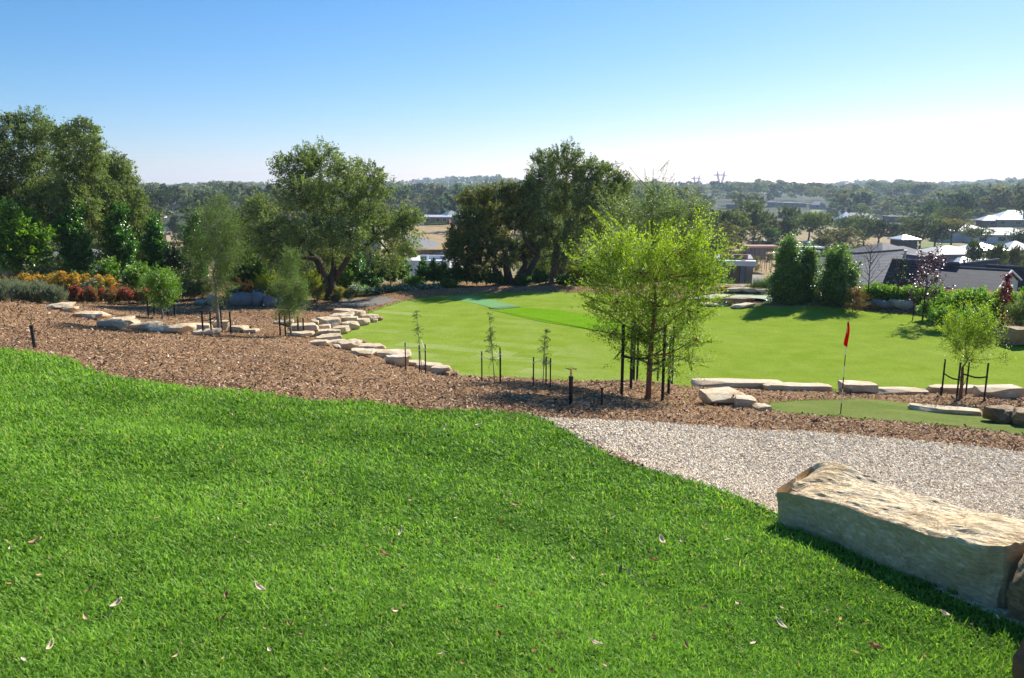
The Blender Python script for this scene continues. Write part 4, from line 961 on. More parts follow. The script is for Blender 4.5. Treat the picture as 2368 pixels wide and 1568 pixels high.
tree('gum_tree', gat(245, Yb), PB([(265, 380, 34, 26), (230, 400, 30, 30), (285, 410, 30, 30, 1), (240, 450, 46, 40, -1), (290, 460, 40, 36), (310, 500, 36, 34, 1), (250, 510, 46, 40, 1), (330, 545, 34, 36), (270, 560, 46, 36, -1), (215, 480, 26, 40), (320, 590, 30, 26), (240, 590, 28, 22)], Yb, .88),
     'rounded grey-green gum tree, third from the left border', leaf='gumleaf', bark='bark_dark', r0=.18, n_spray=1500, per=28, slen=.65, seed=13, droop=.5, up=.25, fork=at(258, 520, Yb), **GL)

# ---------------------------------------------------------------- young trees with stakes
def stake(mb, px, py, h, r, Y=None, lean=(0, 0)):
    b = hit(px, py, y0=4) if Y is None else gat(px, Y); top = b+np.array([lean[0], lean[1], h])
    P = [b-[0, 0, .1], top-[0, 0, .012], top]; mb.tube(P, [r*1.25, r*1.25, r*.9], 4); return b, top
def staked_tree(base, stakes, blobs, label, straps=True, group='young staked trees', tie='strap', sw=.016, sh=.62, **kw):
    ebase = np.array(base)
    def ex(wood, crown, rg, e):
        for st in stakes:
            mb = MB(); b, top = stake(mb, *st); mb.build('stake', M['stake'], e)
            if straps:
                z = b+(top-b)*sh; tr = ebase+np.array([0, 0, z[2]-ebase[2]+rg.uniform(-.03, .03)])
                mid = (z+tr)/2-np.array([0, 0, .04]); s = MB(); h = sw if tie == 'strap' else .006
                for off in ((0, 0),):
                    P = np.array([z, (z+mid)/2-[0, 0, .012], mid, (mid+tr)/2+[0, 0, .0], tr]); up = np.array([0, 0, h])
                    V = np.vstack([P-up, P+up]); Q = [[i, i+1, 5+i+1, 5+i] for i in range(4)]; s.add(V, Q)
                    dn = unit(np.cross(tr-z, [0, 0, 1.]))*.003; s.add(V+dn, [q[::-1] for q in Q])
                s.tube([z-[0, 0, h], z+[0, 0, h]], [st[3]*1.45]*2, 6); s.build('tie_strap', M[tie], e)
    return tree('staked_tree', base, blobs, label, group=group, extra=ex, **kw)
# main elm in front
Yt = 14.0; base = hit(1497, 925); Yt = base[1]
RB = [(1500, 580, 70, 30), (1430, 600, 60, 42, .2), (1560, 590, 64, 42, -.2), (1610, 610, 46, 34, .2), (1390, 650, 46, 36), (1480, 640, 80, 40, -.4), (1560, 660, 70, 50, .3), (1620, 680, 36, 34), (1430, 710, 60, 42, -.2), (1510, 730, 70, 46, .35), (1590, 730, 50, 40, -.2),
      (1405, 590, 26, 20, .1), (1470, 820, 44, 26), (1540, 835, 44, 24), (1425, 770, 44, 26, .2), (1500, 780, 60, 30), (1500, 700, 70, 40), (1560, 860, 24, 14), (1345, 600, 26, 10), (1665, 640, 28, 12), (1680, 600, 24, 10), (1560, 790, 52, 34, .1), (1610, 790, 36, 18, -.2), (1470, 770, 44, 30, .1), (1640, 640, 26, 20), (1370, 700, 24, 22), (1650, 590, 22, 12), (1365, 580, 18, 10), (1620, 545, 22, 18, .1), (1600, 830, 24, 14)]
def main_extra_sprays(blobs_px, Y, wood, crown, rg, src, n=10, L=.45, leafL=.032, leafW=.014, per=46, m=0):
    """long whippy shoots reaching past the crown: (px0,py0,px1,py1)"""
    for (a, b_, c, d) in blobs_px:
        p0 = at(a, b_, Y+rg.uniform(-.3, .3)); p1 = at(c, d, Y+rg.uniform(-.5, .5)); P = limb(p0, p1, rg, .05, 7)
        wood.tube(P, np.linspace(.0045, .0015, 7), 4, cap=False)
        u = rg.random(per)**.8; seg = np.stack([np.interp(u, np.linspace(0, 1, 7), P[:, i]) for i in range(3)], 1)
        ln = np.linalg.norm(p1-p0); Dv = unit(p1-p0)
        side = unit(rg.normal(0, 1, (per, 3))); seg2 = seg+side*(.035*ln*(1.15-u))[:, None]
        crown.leaves(seg2, unit(Dv+side*.9), unit(rg.normal(0, .6, (per, 3))+[0, 0, 1]), leafL*rg.uniform(.7, 1.3, per), leafW*rg.uniform(.8, 1.2, per), np.clip(rg.normal(.65, .15, per), 0, 1), fold=.15)
def elm():
    e = empty('staked_tree', base, 'large young elm with bright yellow-green leaves on a red trunk, held by four dark stakes', 'tree', 'young staked trees')
    rg = rngs(101); wood = MB(); crown = MB(); B = PB(RB, Yt)
    f = at(1508, 770, Yt)
    P = limb(base-[0, 0, .15], f, rg, .02, 8); wood.tube(P, np.linspace(.058, .036, 8), 10); wood.tube([base-[0, 0, .05], base+[0, 0, .08]], [.075, .058], 10)
    lead = limb(f, at(1500, 560, Yt+.1), rg, .05, 8); wood.tube(lead, np.linspace(.034, .008, 8), 7)
    nodes = [f, lead[2], lead[4], P[6], P[5]]
    ends = []
    for i, (c, r) in enumerate(B):
        cost = [np.linalg.norm(c-n_)+1.2*max(0, n_[2]-c[2]+.15) for n_ in nodes[:5]]; s = nodes[int(np.argmin(cost))]
        Q_ = limb(s, c+[0, 0, r[2]*.3], rg, .08, 7); wood.tube(Q_, np.linspace(.017, .005, 7), 6); ends += [Q_[4], Q_[6], Q_[2]]
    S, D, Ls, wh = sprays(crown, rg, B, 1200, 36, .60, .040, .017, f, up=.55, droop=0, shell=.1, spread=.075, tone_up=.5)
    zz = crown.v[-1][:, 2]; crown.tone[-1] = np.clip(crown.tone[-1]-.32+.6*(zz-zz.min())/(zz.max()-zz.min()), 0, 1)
    EN = np.array(ends)
    for i in rg.choice(len(S), 700, replace=False):
        a = EN[int(np.argmin(np.linalg.norm(EN-S[i], axis=1)))]; wood.tube(limb(a, S[i], rg, .1, 4), [.005, .004, .003, .002], 4, cap=False); wood.tube([S[i], S[i]+D[i]*Ls[i]*.6], [.0025, .001], 3, cap=False)
    wh_ = [(1430, 640, 1330, 590), (1440, 600, 1350, 530), (1440, 560, 1362, 478), (1470, 560, 1400, 490), (1520, 560, 1560, 500), (1560, 580, 1645, 540), (1590, 600, 1690, 570), (1600, 640, 1680, 640), (1400, 640, 1335, 600), (1430, 720, 1345, 705), (1430, 740, 1350, 700), (1570, 780, 1672, 790), (1600, 740, 1670, 700),
           (1590, 800, 1600, 860), (1500, 600, 1500, 510), (1400, 700, 1340, 680), (1570, 830, 1640, 850), (1450, 790, 1420, 830), (1520, 820, 1520, 880), (1600, 700, 1700, 680), (1440, 660, 1345, 620)]
    for _ in range(2): main_extra_sprays(wh_, Yt, wood, crown, rg, f, per=130, leafL=.038, leafW=.016)
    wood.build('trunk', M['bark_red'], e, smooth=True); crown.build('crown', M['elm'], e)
    for px, py, top, Yo in [(1437, 915, 750, None), (1458, 900, 740, None), (1531, 928, 752, None), (1545, 912, 762, None)]:
        mb = MB(); b, tp = stake(mb, px, py, pxm(py-top, hit(px, py)[1])*1.03, .022); mb.build('stake', M['stake'], e)
        tz = b[2]+(tp[2]-b[2])*(.56 if px < 1500 else .55); z = np.array([b[0], b[1], tz]); tr = np.array([base[0]+.01, base[1], tz-.05]); s = MB()
        Pm = np.array([z, z*.7+tr*.3-[0, 0, .03], z*.4+tr*.6-[0, 0, .035], tr]); up = np.array([0, 0, .022]); V = np.vstack([Pm-up, Pm+up]); s.add(V, [[i, i+1, 4+i+1, 4+i] for i in range(3)])
        dn = unit(np.cross(tr-z, [0, 0, 1.]))*.004; s.add(V+dn, [[4+i, 4+i+1, i+1, i] for i in range(3)]); s.tube([z-up, z+up], [.035]*2, 6); s.build('tie_strap', M['strap'], e)
elm()
# greyer taller one right behind it
b2 = gat(1506, 16.6)
def elm2():
    Y2 = 16.6; e = empty('staked_tree', b2, 'taller airy grey-green tree with bare shoots at its top, standing behind the large elm', 'tree', 'young staked trees'); rg = rngs(103); wood = MB(); crown = MB()
    B = PB([(1520, 500, 60, 40), (1470, 530, 55, 40), (1570, 500, 50, 36), (1610, 480, 30, 22), (1440, 500, 36, 30), (1510, 450, 30, 22), (1560, 560, 60, 40), (1460, 590, 50, 40), (1600, 540, 36, 30), (1410, 480, 18, 20)], Y2)
    f = at(1508, 640, Y2); wood.tube(limb(b2-[0, 0, .1], f, rg, .02, 6), np.linspace(.05, .03, 6), 8); top = at(1512, 430, Y2); ld = limb(f, top, rg, .03, 7); wood.tube(ld, np.linspace(.03, .006, 7), 6)
    ends = list(ld)
    for c, r in B: Q_ = limb(ld[1], c, rg, .06, 6); wood.tube(Q_, np.linspace(.013, .004, 6), 5); ends += list(Q_[2:])
    S, D, Ls, wh = sprays(crown, rg, B, 900, 26, .55, .038, .016, f, up=.6, shell=.1, spread=.08, tone_up=.3); EN = np.array(ends)
    for i in rg.choice(len(S), 380, replace=False):
        a = EN[int(np.argmin(np.linalg.norm(EN-S[i], axis=1)))]; wood.tube(limb(a, S[i], rg, .08, 4), [.005, .004, .003, .002], 4, cap=False)
    wl = [(1512, 450, 1510, 390), (1512, 440, 1545, 375), (1510, 445, 1455, 385), (1512, 450, 1450, 402), (1520, 460, 1560, 412), (1505, 450, 1490, 390), (1530, 440, 1560, 400), (1525, 395, 1548, 370), (1560, 490, 1650, 460), (1590, 480, 1670, 455), (1440, 500, 1390, 455), (1600, 500, 1665, 490), (1570, 470, 1620, 430)]
    for _ in range(2): main_extra_sprays(wl, Y2, wood, crown, rg, f, per=38, leafL=.032, leafW=.013)
    wood.build('trunk', M['bark_dark'], e, smooth=True); crown.build('crown', M['elm2'], e)
    for px, Yo, h in [(1470, 16.4, 1.3), (1560, 16.0, 1.25), (1478, 17.2, 1.3)]:
        mb = MB(); stake(mb, px, 0, h, .02, Y=Yo); mb.build('stake', M['stake'], e)
elm2()
# small tree on the right
bs = hit(2221, 921)
staked_tree(bs, [(2176, 916, .80, .016), (2211, 924, .76, .016), (2232, 914, .76, .016), (2275, 924, .75, .016)], PB([(2240, 770, 50, 34), (2210, 740, 26, 26), (2275, 740, 34, 30, .2), (2215, 800, 36, 28), (2270, 790, 40, 24, -.2), (2300, 770, 26, 20), (2190, 760, 20, 20, .2), (2240, 830, 34, 22), (2320, 830, 18, 10), (2250, 715, 20, 14)], bs[1]),
    'small yellow-green elm with four stakes in front of the lawn at the right', leaf='elm', bark='bark_red', r0=.035, n_spray=420, per=24, slen=.32, leafL=.036, leafW=.016, up=.6, droop=0, seed=111, fork=at(2225, 850, bs[1]), twigs=200, shell=.15, twig_r=.0022, sides=6)
# left ones in the mulch
bs = hit(374, 737); Yl = bs[1]
staked_tree(bs, [(343, 732, .62, .022), (357, 730, .6, .022), (388, 732, .6, .022), (404, 731, .6, .022)], PB([(370, 665, 34, 30), (385, 650, 22, 16, .3), (350, 655, 18, 18), (372, 695, 28, 16), (395, 680, 18, 18, .2), (365, 640, 18, 14)], Yl),
    'low bushy light-green tree with stakes in the mulch by the red flowers', leaf='fresh', bark='bark_grey', r0=.035, n_spray=480, per=26, slen=.4, leafL=.06, leafW=.02, up=.4, droop=0, seed=113, shell=.1, twigs=60, sides=6, sh=.55)
bs = hit(504, 774); Yl = bs[1]
staked_tree(bs, [(470, 776, .70, .020), (489, 777, .66, .020), (513, 768, .78, .020), (534, 772, .68, .020)], PB([(500, 540, 45, 30), (480, 500, 26, 24, .3), (520, 510, 28, 26), (505, 580, 44, 30, -.3), (470, 590, 30, 24), (535, 590, 26, 30, .2), (500, 625, 36, 24), (505, 470, 20, 20), (450, 560, 20, 20), (510, 660, 22, 16), (505, 690, 14, 12), (545, 550, 18, 20)], Yl, 1.25),
    'tall thin feathery tree with four stakes among the sandstone steps', leaf='wattle', bark='bark_grey', r0=.05, n_spray=950, per=30, slen=.5, leafL=.05, leafW=.012, up=.5, droop=.1, seed=115, shell=.1, twigs=260, sides=6, fork=at(498, 650, Yl), twig_r=.004, sh=.6)
bs = hit(672, 777); Yl = bs[1]
staked_tree(bs, [(648, 776, .68, .020), (660, 776, .60, .020), (690, 776, .60, .020), (702, 777, .62, .020)], PB([(668, 720, 28, 20), (672, 690, 34, 22), (655, 665, 26, 20, .3), (690, 660, 24, 18), (668, 630, 24, 20), (672, 600, 18, 20), (700, 690, 16, 16)], Yl),
    'feathery blue-green young tree with stakes just left of the rock wall', leaf='wattle', bark='bark_grey', r0=.035, n_spray=600, per=30, slen=.42, leafL=.05, leafW=.012, up=.4, droop=.1, seed=117, shell=.1, twigs=160, sides=6, twig_r=.003, sh=.55)
def stake_only(px, py, h, lb): 
    b = hit(px, py); mb = MB(); stake(mb, px, py, h, .02); tag(mb.build('garden_stake', M['stake'], origin=b), lb, 'stake')
# three bare saplings
SAP = [(972, 872, 718, (938, 858, 792), (970, 862, 798), (984, 866, 796), 'left one of three bare saplings with white ties, beside the end of the rock wall'),
       (1144, 888, 722, (1114, 882, 812), (1156, 889, 803), (1157, 885, 812), 'tallest middle sapling with drooping leaves and white ties'),
       (1256, 893, 762, (1233, 894, 825), (1262, 893, 824), (1272, 895, 828), 'right one of three saplings, the shortest, left of the sprinkler riser')]
for i, (px, py, top, s1, s2, s3, lb) in enumerate(SAP):
    b = gat(px, hit(s2[0], s2[1])[1]); Ys = b[1]; rg = rngs(130+i); e = empty('sapling', b, lb, 'sapling', 'bare saplings with white ties')
    H = pxm(py-top, Ys); tp = at([962, 1130, 1260][i], top, Ys); wood = MB(); P = limb(b-[0, 0, .05], tp, rg, .015, 8); wood.tube(P, np.linspace(.009, .003, 8), 6); crown = MB()
    k0 = [.55, .38, .45][i]; ns = [26, 46, 34][i]
    for j in range(ns):
        s = k0+(1-k0)*rg.random(); p0 = np.array([np.interp(s, np.linspace(0, 1, 8), P[:, q]) for q in range(3)]); d = unit(rg.normal(0, 1, 3)*[1, 1, .5]+[0, 0, .1]); L = .14*(1.25-s)+.05
        p1 = p0+d*L; p1[2] -= .3*L; wood.tube([p0, (p0+p1)/2+[0, 0, .02], p1], [.003, .002, .001], 3, cap=False); m_ = 16; u = rg.random(m_)[:, None]
        C = p0+(p1-p0)*u+rg.normal(0, .014, (m_, 3)); crown.leaves(C, unit(d+rg.normal(0, .7, (m_, 3))-[0, 0, .7]), unit(rg.normal(0, 1, (m_, 3))), .042, .0085, np.clip(rg.normal(.4, .2, m_), 0, 1))
    wood.build('stem', M['bark_grey'], e); crown.build('leaves', M['wattle'], e)
    for (sx, sy, st_) in (s1, s2, s3):
        bb = hit(sx, sy); mb = MB(); h = pxm(sy-st_, bb[1])*1.02; mb.tube([bb-[0, 0, .1], bb+[0, 0, h]], [.0115, .0115], 4); mb.build('stake', M['stake'], e)
        z = bb+[0, 0, h*.82]; tr = np.array([b[0], b[1], z[2]+.02]); s = MB(); s.tube([z, (z+tr)/2-[0, 0, .015], tr], [.0045]*3, 5); s.tube([z-[0, 0, .01], z+[0, 0, .01]], [.017]*2, 6); s.build('white_tie', M['whitetie'], e)
# ---------------------------------------------------------------- garden shrubs and hedges
def shrub(name, base, w, h, leaf, label, cat='shrub', group=None, n=260, per=22, L=.06, Wd=.03, slen=.3, up=.3, droop=0.0, seed=1, stem=.02, lobes=5, shape='round', bark='bark_grey', y0=0.0, depth=None, spread=.17, shell=.3, taper=.5, part='foliage', extra=None, bare=0, tone_up=.25):
    rg = rngs(seed); base = np.array(base, float); e = empty(name, base, label, cat, group); blobs = []
    dd = depth or w
    if shape == 'column':
        for i in range(lobes):
            f = (i+.5)/lobes; ww = w*.5*(.72+.5*math.sin(math.pi*min(1, f*1.05+.12)))*(1-taper*max(0, f-.6)/.4)
            blobs.append((base+[rg.normal(0, .06)*w, rg.normal(0, .06)*w, y0+(h-y0)*f], np.array([ww, ww, (h-y0)/lobes*.8])))
    elif shape == 'round':
        for i in range(lobes):
            f = .3+.5*rg.random(); blobs.append((base+[rg.uniform(-.28, .28)*w, rg.uniform(-.28, .28)*dd, y0+(h-y0)*f], np.array([w*.3, dd*.3, (h-y0)*.30])))
        blobs.append((base+[0, 0, y0+(h-y0)*.5], np.array([w*.42, dd*.42, (h-y0)*.44])))
    else:
        for i in range(lobes):
            x = (i+.5)/lobes-.5; blobs.append((base+[x*w, rg.normal(0, .05)*dd, (h*.45)*rg.uniform(.8, 1.1)], np.array([w/lobes*.75, dd*.5, h*.5*rg.uniform(.8, 1.1)])))
    fol = MB(); fk = base+[0, 0, max(y0, h*.15)]
    S, D, Ls, wh = sprays(fol, rg, blobs, n, per, slen, L, Wd, fk, up, droop, shell, spread, tone_up=tone_up, minz=base[2] if shape != 'none' else None)
    wood = MB(); wood.tube(limb(base-[0, 0, .1], base+[0, 0, y0+(h-y0)*.75], rg, .03, 5), np.linspace(stem, stem*.3, 5), 6)
    for i in rg.choice(len(S), min(len(S), 30+bare), replace=False):
        z = min(max(S[i][2]-.5*np.linalg.norm(S[i][:2]-base[:2])-.1, base[2]+.1), base[2]+h*.8); wood.tube(limb([base[0], base[1], z], S[i], rg, .08, 4), np.array([.35, .25, .18, .08])*stem, 4, cap=False)
    if extra: extra(e, blobs, rg, S)
    wood.build('stem', M[bark], e, smooth=True); fol.build(part, M[leaf], e)
    return e
def flowers(mat, n, size, top=True, nm='blossom'):
    def ex(e, blobs, rg, S):
        mb = MB(); pts = []
        for _ in range(n):
            c, r = blobs[rg.integers(len(blobs))]; d = unit(rg.normal(0, 1, 3)); 
            if top: d[2] = abs(d[2])*1.2; d = unit(d)
            pts.append(c+d*r*1.04)
        P = np.array(pts); k = len(P); N = unit(rg.normal(0, .5, (k, 3))+np.array([0, -.3, 1]))
        for q in range(2): mb.leaves(P+rg.normal(0, size*.2, (k, 3)), unit(rg.normal(0, 1, (k, 3))*[1, 1, .3]), N, size*rg.uniform(.7, 1.3, k), size*rg.uniform(.6, 1.1, k), rg.random(k))
        mb.build(nm, M[mat], e)
    return ex
def B(px, Y): return gat(px, Y)
# hedge line of young pear trees beyond the mulch bank
pears = [(830, 40, 572, 40), (876, 41, 590, 34), (905, 41.5, 600, 26), (932, 42, 594, 36), (980, 42, 605, 32), (1003, 42.5, 606, 26), (1026, 42, 611, 30), (1056, 42.5, 614, 30), (1080, 42.5, 616, 28), (1102, 42.5, 622, 26), (1124, 42.5, 620, 30), (1150, 42.5, 632, 26), (1209, 42.5, 640, 26), (1247, 42.5, 626, 32), (1304, 42.5, 640, 26), (1330, 42, 640, 20)]
for i, (px, Y, top, w) in enumerate(pears):
    b = B(px, Y); H = at(px, top, Y)[2]-b[2]
    shrub('pear_tree', b, pxm(w, Y), H, 'pear', f'young columnar pear tree, {ORD[i]} from the left behind the far mulch bank', 'tree', 'young pear trees in the hedge line', n=170, per=24, L=.085, Wd=.055, slen=.28, up=.6, seed=600+i, lobes=5, shape='column', y0=.25*H, stem=.03)
cols = [(189, 37, 450, 58, 'behind the orange flowers'), (289, 38, 480, 52, 'right of the slim bare gum trunk'), (368, 38, 500, 46, 'above the low staked bushy tree'), (462, 38.5, 500, 40, 'behind the tall feathery tree'), (570, 37.5, 545, 44, 'left of the broad forked gum')]
for i, (px, Y, top, w, where) in enumerate(cols):
    b = B(px, Y); H = at(px, top, Y)[2]-b[2]
    shrub('pear_tree', b, pxm(w, Y), H, 'pear', f'tall dark green columnar pear tree {where}', 'tree', 'tall columnar pear trees of the back bed', n=420, per=26, L=.11, Wd=.075, slen=.42, up=.6, seed=640+i, lobes=6, shape='column', y0=.22*H, stem=.05, bark='bark_dark')
b = B(60, 35); H = at(60, 465, 35)[2]-b[2]
shrub('maple_tree', b, pxm(118, 35), H, 'fresh', 'bright light-green leafy tree at the left border in front of the gums', 'tree', n=620, per=28, L=.13, Wd=.10, slen=.5, up=.2, seed=650, lobes=9, y0=.22*H, stem=.07, bark='bark_dark')
b = B(1365, 42); H = at(1365, 590, 42)[2]-b[2]
shrub('evergreen_tree', b, pxm(50, 42), H, 'pear', 'dark dense evergreen bush between the tallest gum and the large elm', 'bush', n=420, per=24, L=.09, Wd=.05, slen=.3, up=.5, seed=651, lobes=5, shape='column')
b = B(1327, 41.5); H = at(1327, 618, 41.5)[2]-b[2]
shrub('golden_tree', b, pxm(30, 41.5), H, 'lime', 'small staked tree with golden-yellow leaves right of the tallest gum', 'tree', n=120, per=20, L=.08, Wd=.05, slen=.3, up=.1, seed=652, lobes=4, y0=.5*H, stem=.02)
# glossy shrubs on the right bank
for i, (px, Y, top, w, lb) in enumerate([(1812, 33.5, 562, 56, 'tallest glossy dark-green shrub beside the pond, left of three'), (1860, 33.8, 580, 42, 'glossy dark-green shrub in the middle of three by the pond'), (1926, 33, 583, 72, 'wide glossy dark-green shrub, right of three, beside the slate roof')]):
    b = B(px, Y); H = at(px, top, Y)[2]-b[2]
    shrub('camellia_bush', b, pxm(w, Y), H, 'shiny', lb, 'bush', 'glossy shrubs on the far bank', n=640, per=26, L=.095, Wd=.06, slen=.46, spread=.22, up=.35, taper=.12, seed=660+i, lobes=4, shape='column', stem=.05, bark='bark_dark')
more = [('shrub', 250, 35.5, 592, 70, 'fresh', 'pale green rounded shrub above the red flowers', 360, .08, .05), ('shrub', 312, 35, 612, 60, 'fresh', 'light green spreading shrub right of the pale rounded shrub', 300, .08, .04),
    ('shrub', 425, 35, 625, 60, 'gumleaf', 'dull green shrub behind the low staked bushy tree', 300, .07, .03), ('shrub', 470, 34.5, 640, 70, 'wattle', 'feathery shrub behind the egg-shaped boulder', 300, .06, .02), ('shrub', 420, 37, 560, 70, 'gumleaf_dark', 'tall dark shrub between two columnar pear trees', 420, .09, .04),
    ('shrub', 535, 36.5, 590, 70, 'gumleaf', 'olive shrub behind the blue-grey boulders', 360, .08, .035), ('shrub', 560, 35, 650, 80, 'rust', 'rusty brown shrub above the large blue-grey boulders', 260, .06, .03), ('shrub', 600, 37, 600, 60, 'pear', 'deep green shrub under the left branches of the forked gum', 320, .08, .05),
    ('shrub', 625, 35, 632, 56, 'lime', 'lime-yellow shrub left of the feathery blue-green tree', 260, .06, .03), ('shrub', 665, 36.5, 545, 56, 'wattle', 'tall feathery light-green shrub left of the forked gum trunks', 420, .07, .02), ('shrub', 728, 35.5, 622, 48, 'lime', 'bright lime-yellow bush touching the forked gum trunk', 260, .06, .03),
    ('shrub', 655, 34.5, 662, 50, 'gumleaf', 'low grey-green shrub right of the grey boulders', 200, .05, .025), ('shrub', 802, 39.5, 622, 56, 'fresh', 'leafy green shrub right of the forked gum trunk', 320, .1, .06), ('shrub', 855, 40.5, 635, 60, 'pear', 'green shrub between the pear trees and the daisies', 260, .08, .05), ('shrub', 957, 41, 640, 40, 'fresh', 'light green low shrub in front of the pear hedge line', 180, .07, .04),
    ('shrub', 1040, 41.5, 648, 46, 'fresh', 'small pale shrub at the foot of the hedge line', 150, .07, .04), ('shrub', 1430, 42, 630, 60, 'pear', 'dark green bush behind the large elm on its left', 260, .08, .05), ('shrub', 1610, 40, 610, 70, 'pear', 'dark green bush behind the large elm on its right', 360, .09, .05), ('shrub', 1645, 39, 640, 40, 'wattle', 'feathery bush at the left end of the pond', 160, .07, .02),
    ('shrub', 1972, 31.5, 664, 52, 'rust', 'rust-tinged small shrub right of the glossy shrubs', 200, .05, .02), ('shrub', 2165, 29.5, 690, 70, 'fresh', 'leafy light green shrub behind the mulch bank right of the purple tree', 240, .07, .05), ('shrub', 2215, 29.5, 672, 80, 'fresh', 'taller light green shrub in front of the dark slate roof', 320, .07, .05),
    ('shrub', 2275, 29, 680, 80, 'fresh', 'dense light green shrub left of the maroon climber', 320, .07, .05), ('shrub', 2190, 27.5, 712, 70, 'fresh', 'low bright shrub at the foot of the mulch bank on the right', 220, .06, .04), ('shrub', 2250, 27.5, 715, 80, 'pear', 'low dark green shrub on the right mulch bank', 260, .06, .04),
    ('shrub', 2398, 29, 660, 70, 'fresh', 'tall light green shrub cut by the right border', 380, .08, .05), ('shrub', 2355, 27, 690, 70, 'gumleaf', 'low grey-green shrub in front of the right border shrub', 240, .05, .03)]
for i, (nm, px, Y, top, w, lf, lb, n, L, Wd) in enumerate(more):
    b = B(px, Y); H = max(.3, at(px, top, Y)[2]-b[2]); shrub(nm, b, pxm(w, Y), H, lf, lb, 'shrub', None, n=n, per=24, L=L, Wd=Wd, slen=.3, up=.35, seed=700+i)
# continuous clipped-looking hedge along the slate-roofed house
for i in range(10):
    px = 2018+i*36; b = B(px, 33-.25*i); shrub('hedge_bush', b, pxm(48, 33), at(px, 657+i*1.9+(i*37) % 6, 33-.25*i)[2]-b[2], 'fresh', f'light green hedge bush below the slate roof, {ORD[i]} from the left', 'bush', 'hedge bushes below the slate roof', n=190, per=24, L=.07, Wd=.045, slen=.28, seed=740+i)
# lavender clumps
for i, (px, Y, w, top) in enumerate([(15, 29, 62, 655), (55, 28.5, 60, 656), (95, 29, 60, 660), (130, 28.5, 54, 668), (-30, 29, 70, 654), (75, 30.5, 70, 652), (30, 31, 70, 650)]):
    b = B(px, Y); H = at(px, top, Y)[2]-b[2]
    shrub('lavender_bush', b, pxm(w, Y), H, 'grey_lav', f'grey-green lavender clump at the far left, {["third", "fourth", "fifth", "rightmost", "leftmost, cut by the border", "back right", "back left"][i]}', 'lavender', 'lavender clumps', n=520, per=26, L=.075, Wd=.014, slen=.26, up=1.2, seed=760+i, spread=.12, lobes=7, extra=flowers('lavflower', 240, .035))
def flowerbush(px, Y, w, top, leaf, fl, nf, fs, lb, cat, grp, seed, L=.05):
    b = B(px, Y); H = max(.25, at(px, top, Y)[2]-b[2]); shrub(cat.replace(' ', '_'), b, pxm(w, Y), H, leaf, lb, cat, grp, n=170, per=22, L=L, Wd=.02, slen=.24, up=.8, seed=seed, extra=flowers(fl, nf, fs))
for i in range(11):
    flowerbush(-12+i*27, 33.2+.5*(i % 3), 36, 628+(i*7) % 9+(6 if i > 8 else 0), 'gumleaf', 'orange', 300, .075, f'orange-yellow kangaroo-paw clump, {ORD[i]} from the left behind the lavender', 'flower clump', 'orange flower clumps', 780+i)
for i in range(9):
    flowerbush(172+i*21, 31.4+.4*(i % 2), 30, 664+(i*5) % 9, 'rust' if i % 3 == 0 else 'gumleaf', 'redflower', 420, .06, f'red flowering clump, {ORD[i]} from the left behind the low pale boulders', 'flower clump', 'red flower clumps', 800+i)
for i, (px, Y, w, top, c) in enumerate([(735, 35, 36, 664, 'orange'), (785, 36, 34, 668, 'orange'), (805, 35.5, 30, 672, 'rust'), (775, 35, 20, 680, 'redflower'), (450, 34.5, 40, 655, 'rust'), (700, 35.5, 40, 660, 'orange')]):
    flowerbush(px, Y, w, top, 'gumleaf', c, 220, .06, ['orange flowering clump left of the forked gum trunk', 'orange clump right of the forked gum trunk', 'rusty clump by the grey crushed stone', 'tiny red clump at the foot of the forked gum', 'rusty clump behind the egg-shaped boulder', 'orange clump beside the lime-yellow bush'][i], 'flower clump', None, 820+i)
for i, (px, Y) in enumerate([(825, 37.5), (850, 38), (875, 38.5), (900, 38.8), (925, 39.2), (950, 39.6), (978, 40), (1006, 40.3), (215, 33), (235, 33.4), (540, 34.5), (600, 34.6), (640, 34.6), (668, 34.4)]):
    flowerbush(px, Y, 36, (661 if 250 < px < 1100 else 640)-(4 if px > 900 else 0)+(i % 3)*3, 'pear' if px > 700 else 'gumleaf', 'daisy', 170 if px > 700 else 70, .065, f'clump of white daisies, {ORD[i if i < 8 else i-8]} ' + ('from the left, right of the forked gum' if i < 8 else 'from the left among the flowers left of the forked gum'), 'daisies', 'white daisy clumps', 840+i)
# reeds
def reeds():
    b = B(1762, 37.5); rg = rngs(870); e = empty('reed_clump', b, 'dark green reeds standing at the far edge of the pond', 'reeds'); mb = MB()
    for _ in range(900):
        p = b+[rg.normal(0, .38), rg.normal(0, .2), -.05]; h = rg.uniform(.4, .85); d = np.array([rg.normal(0, .16), rg.normal(0, .16), 1.]); q = p+d*h; s = np.array([.009, 0, 0])
        mb.add([p-s, p+s, q], T=[[0, 1, 2]], tone=rg.random())
    mb.build('reed_leaves', M['reed'], e)
reeds()
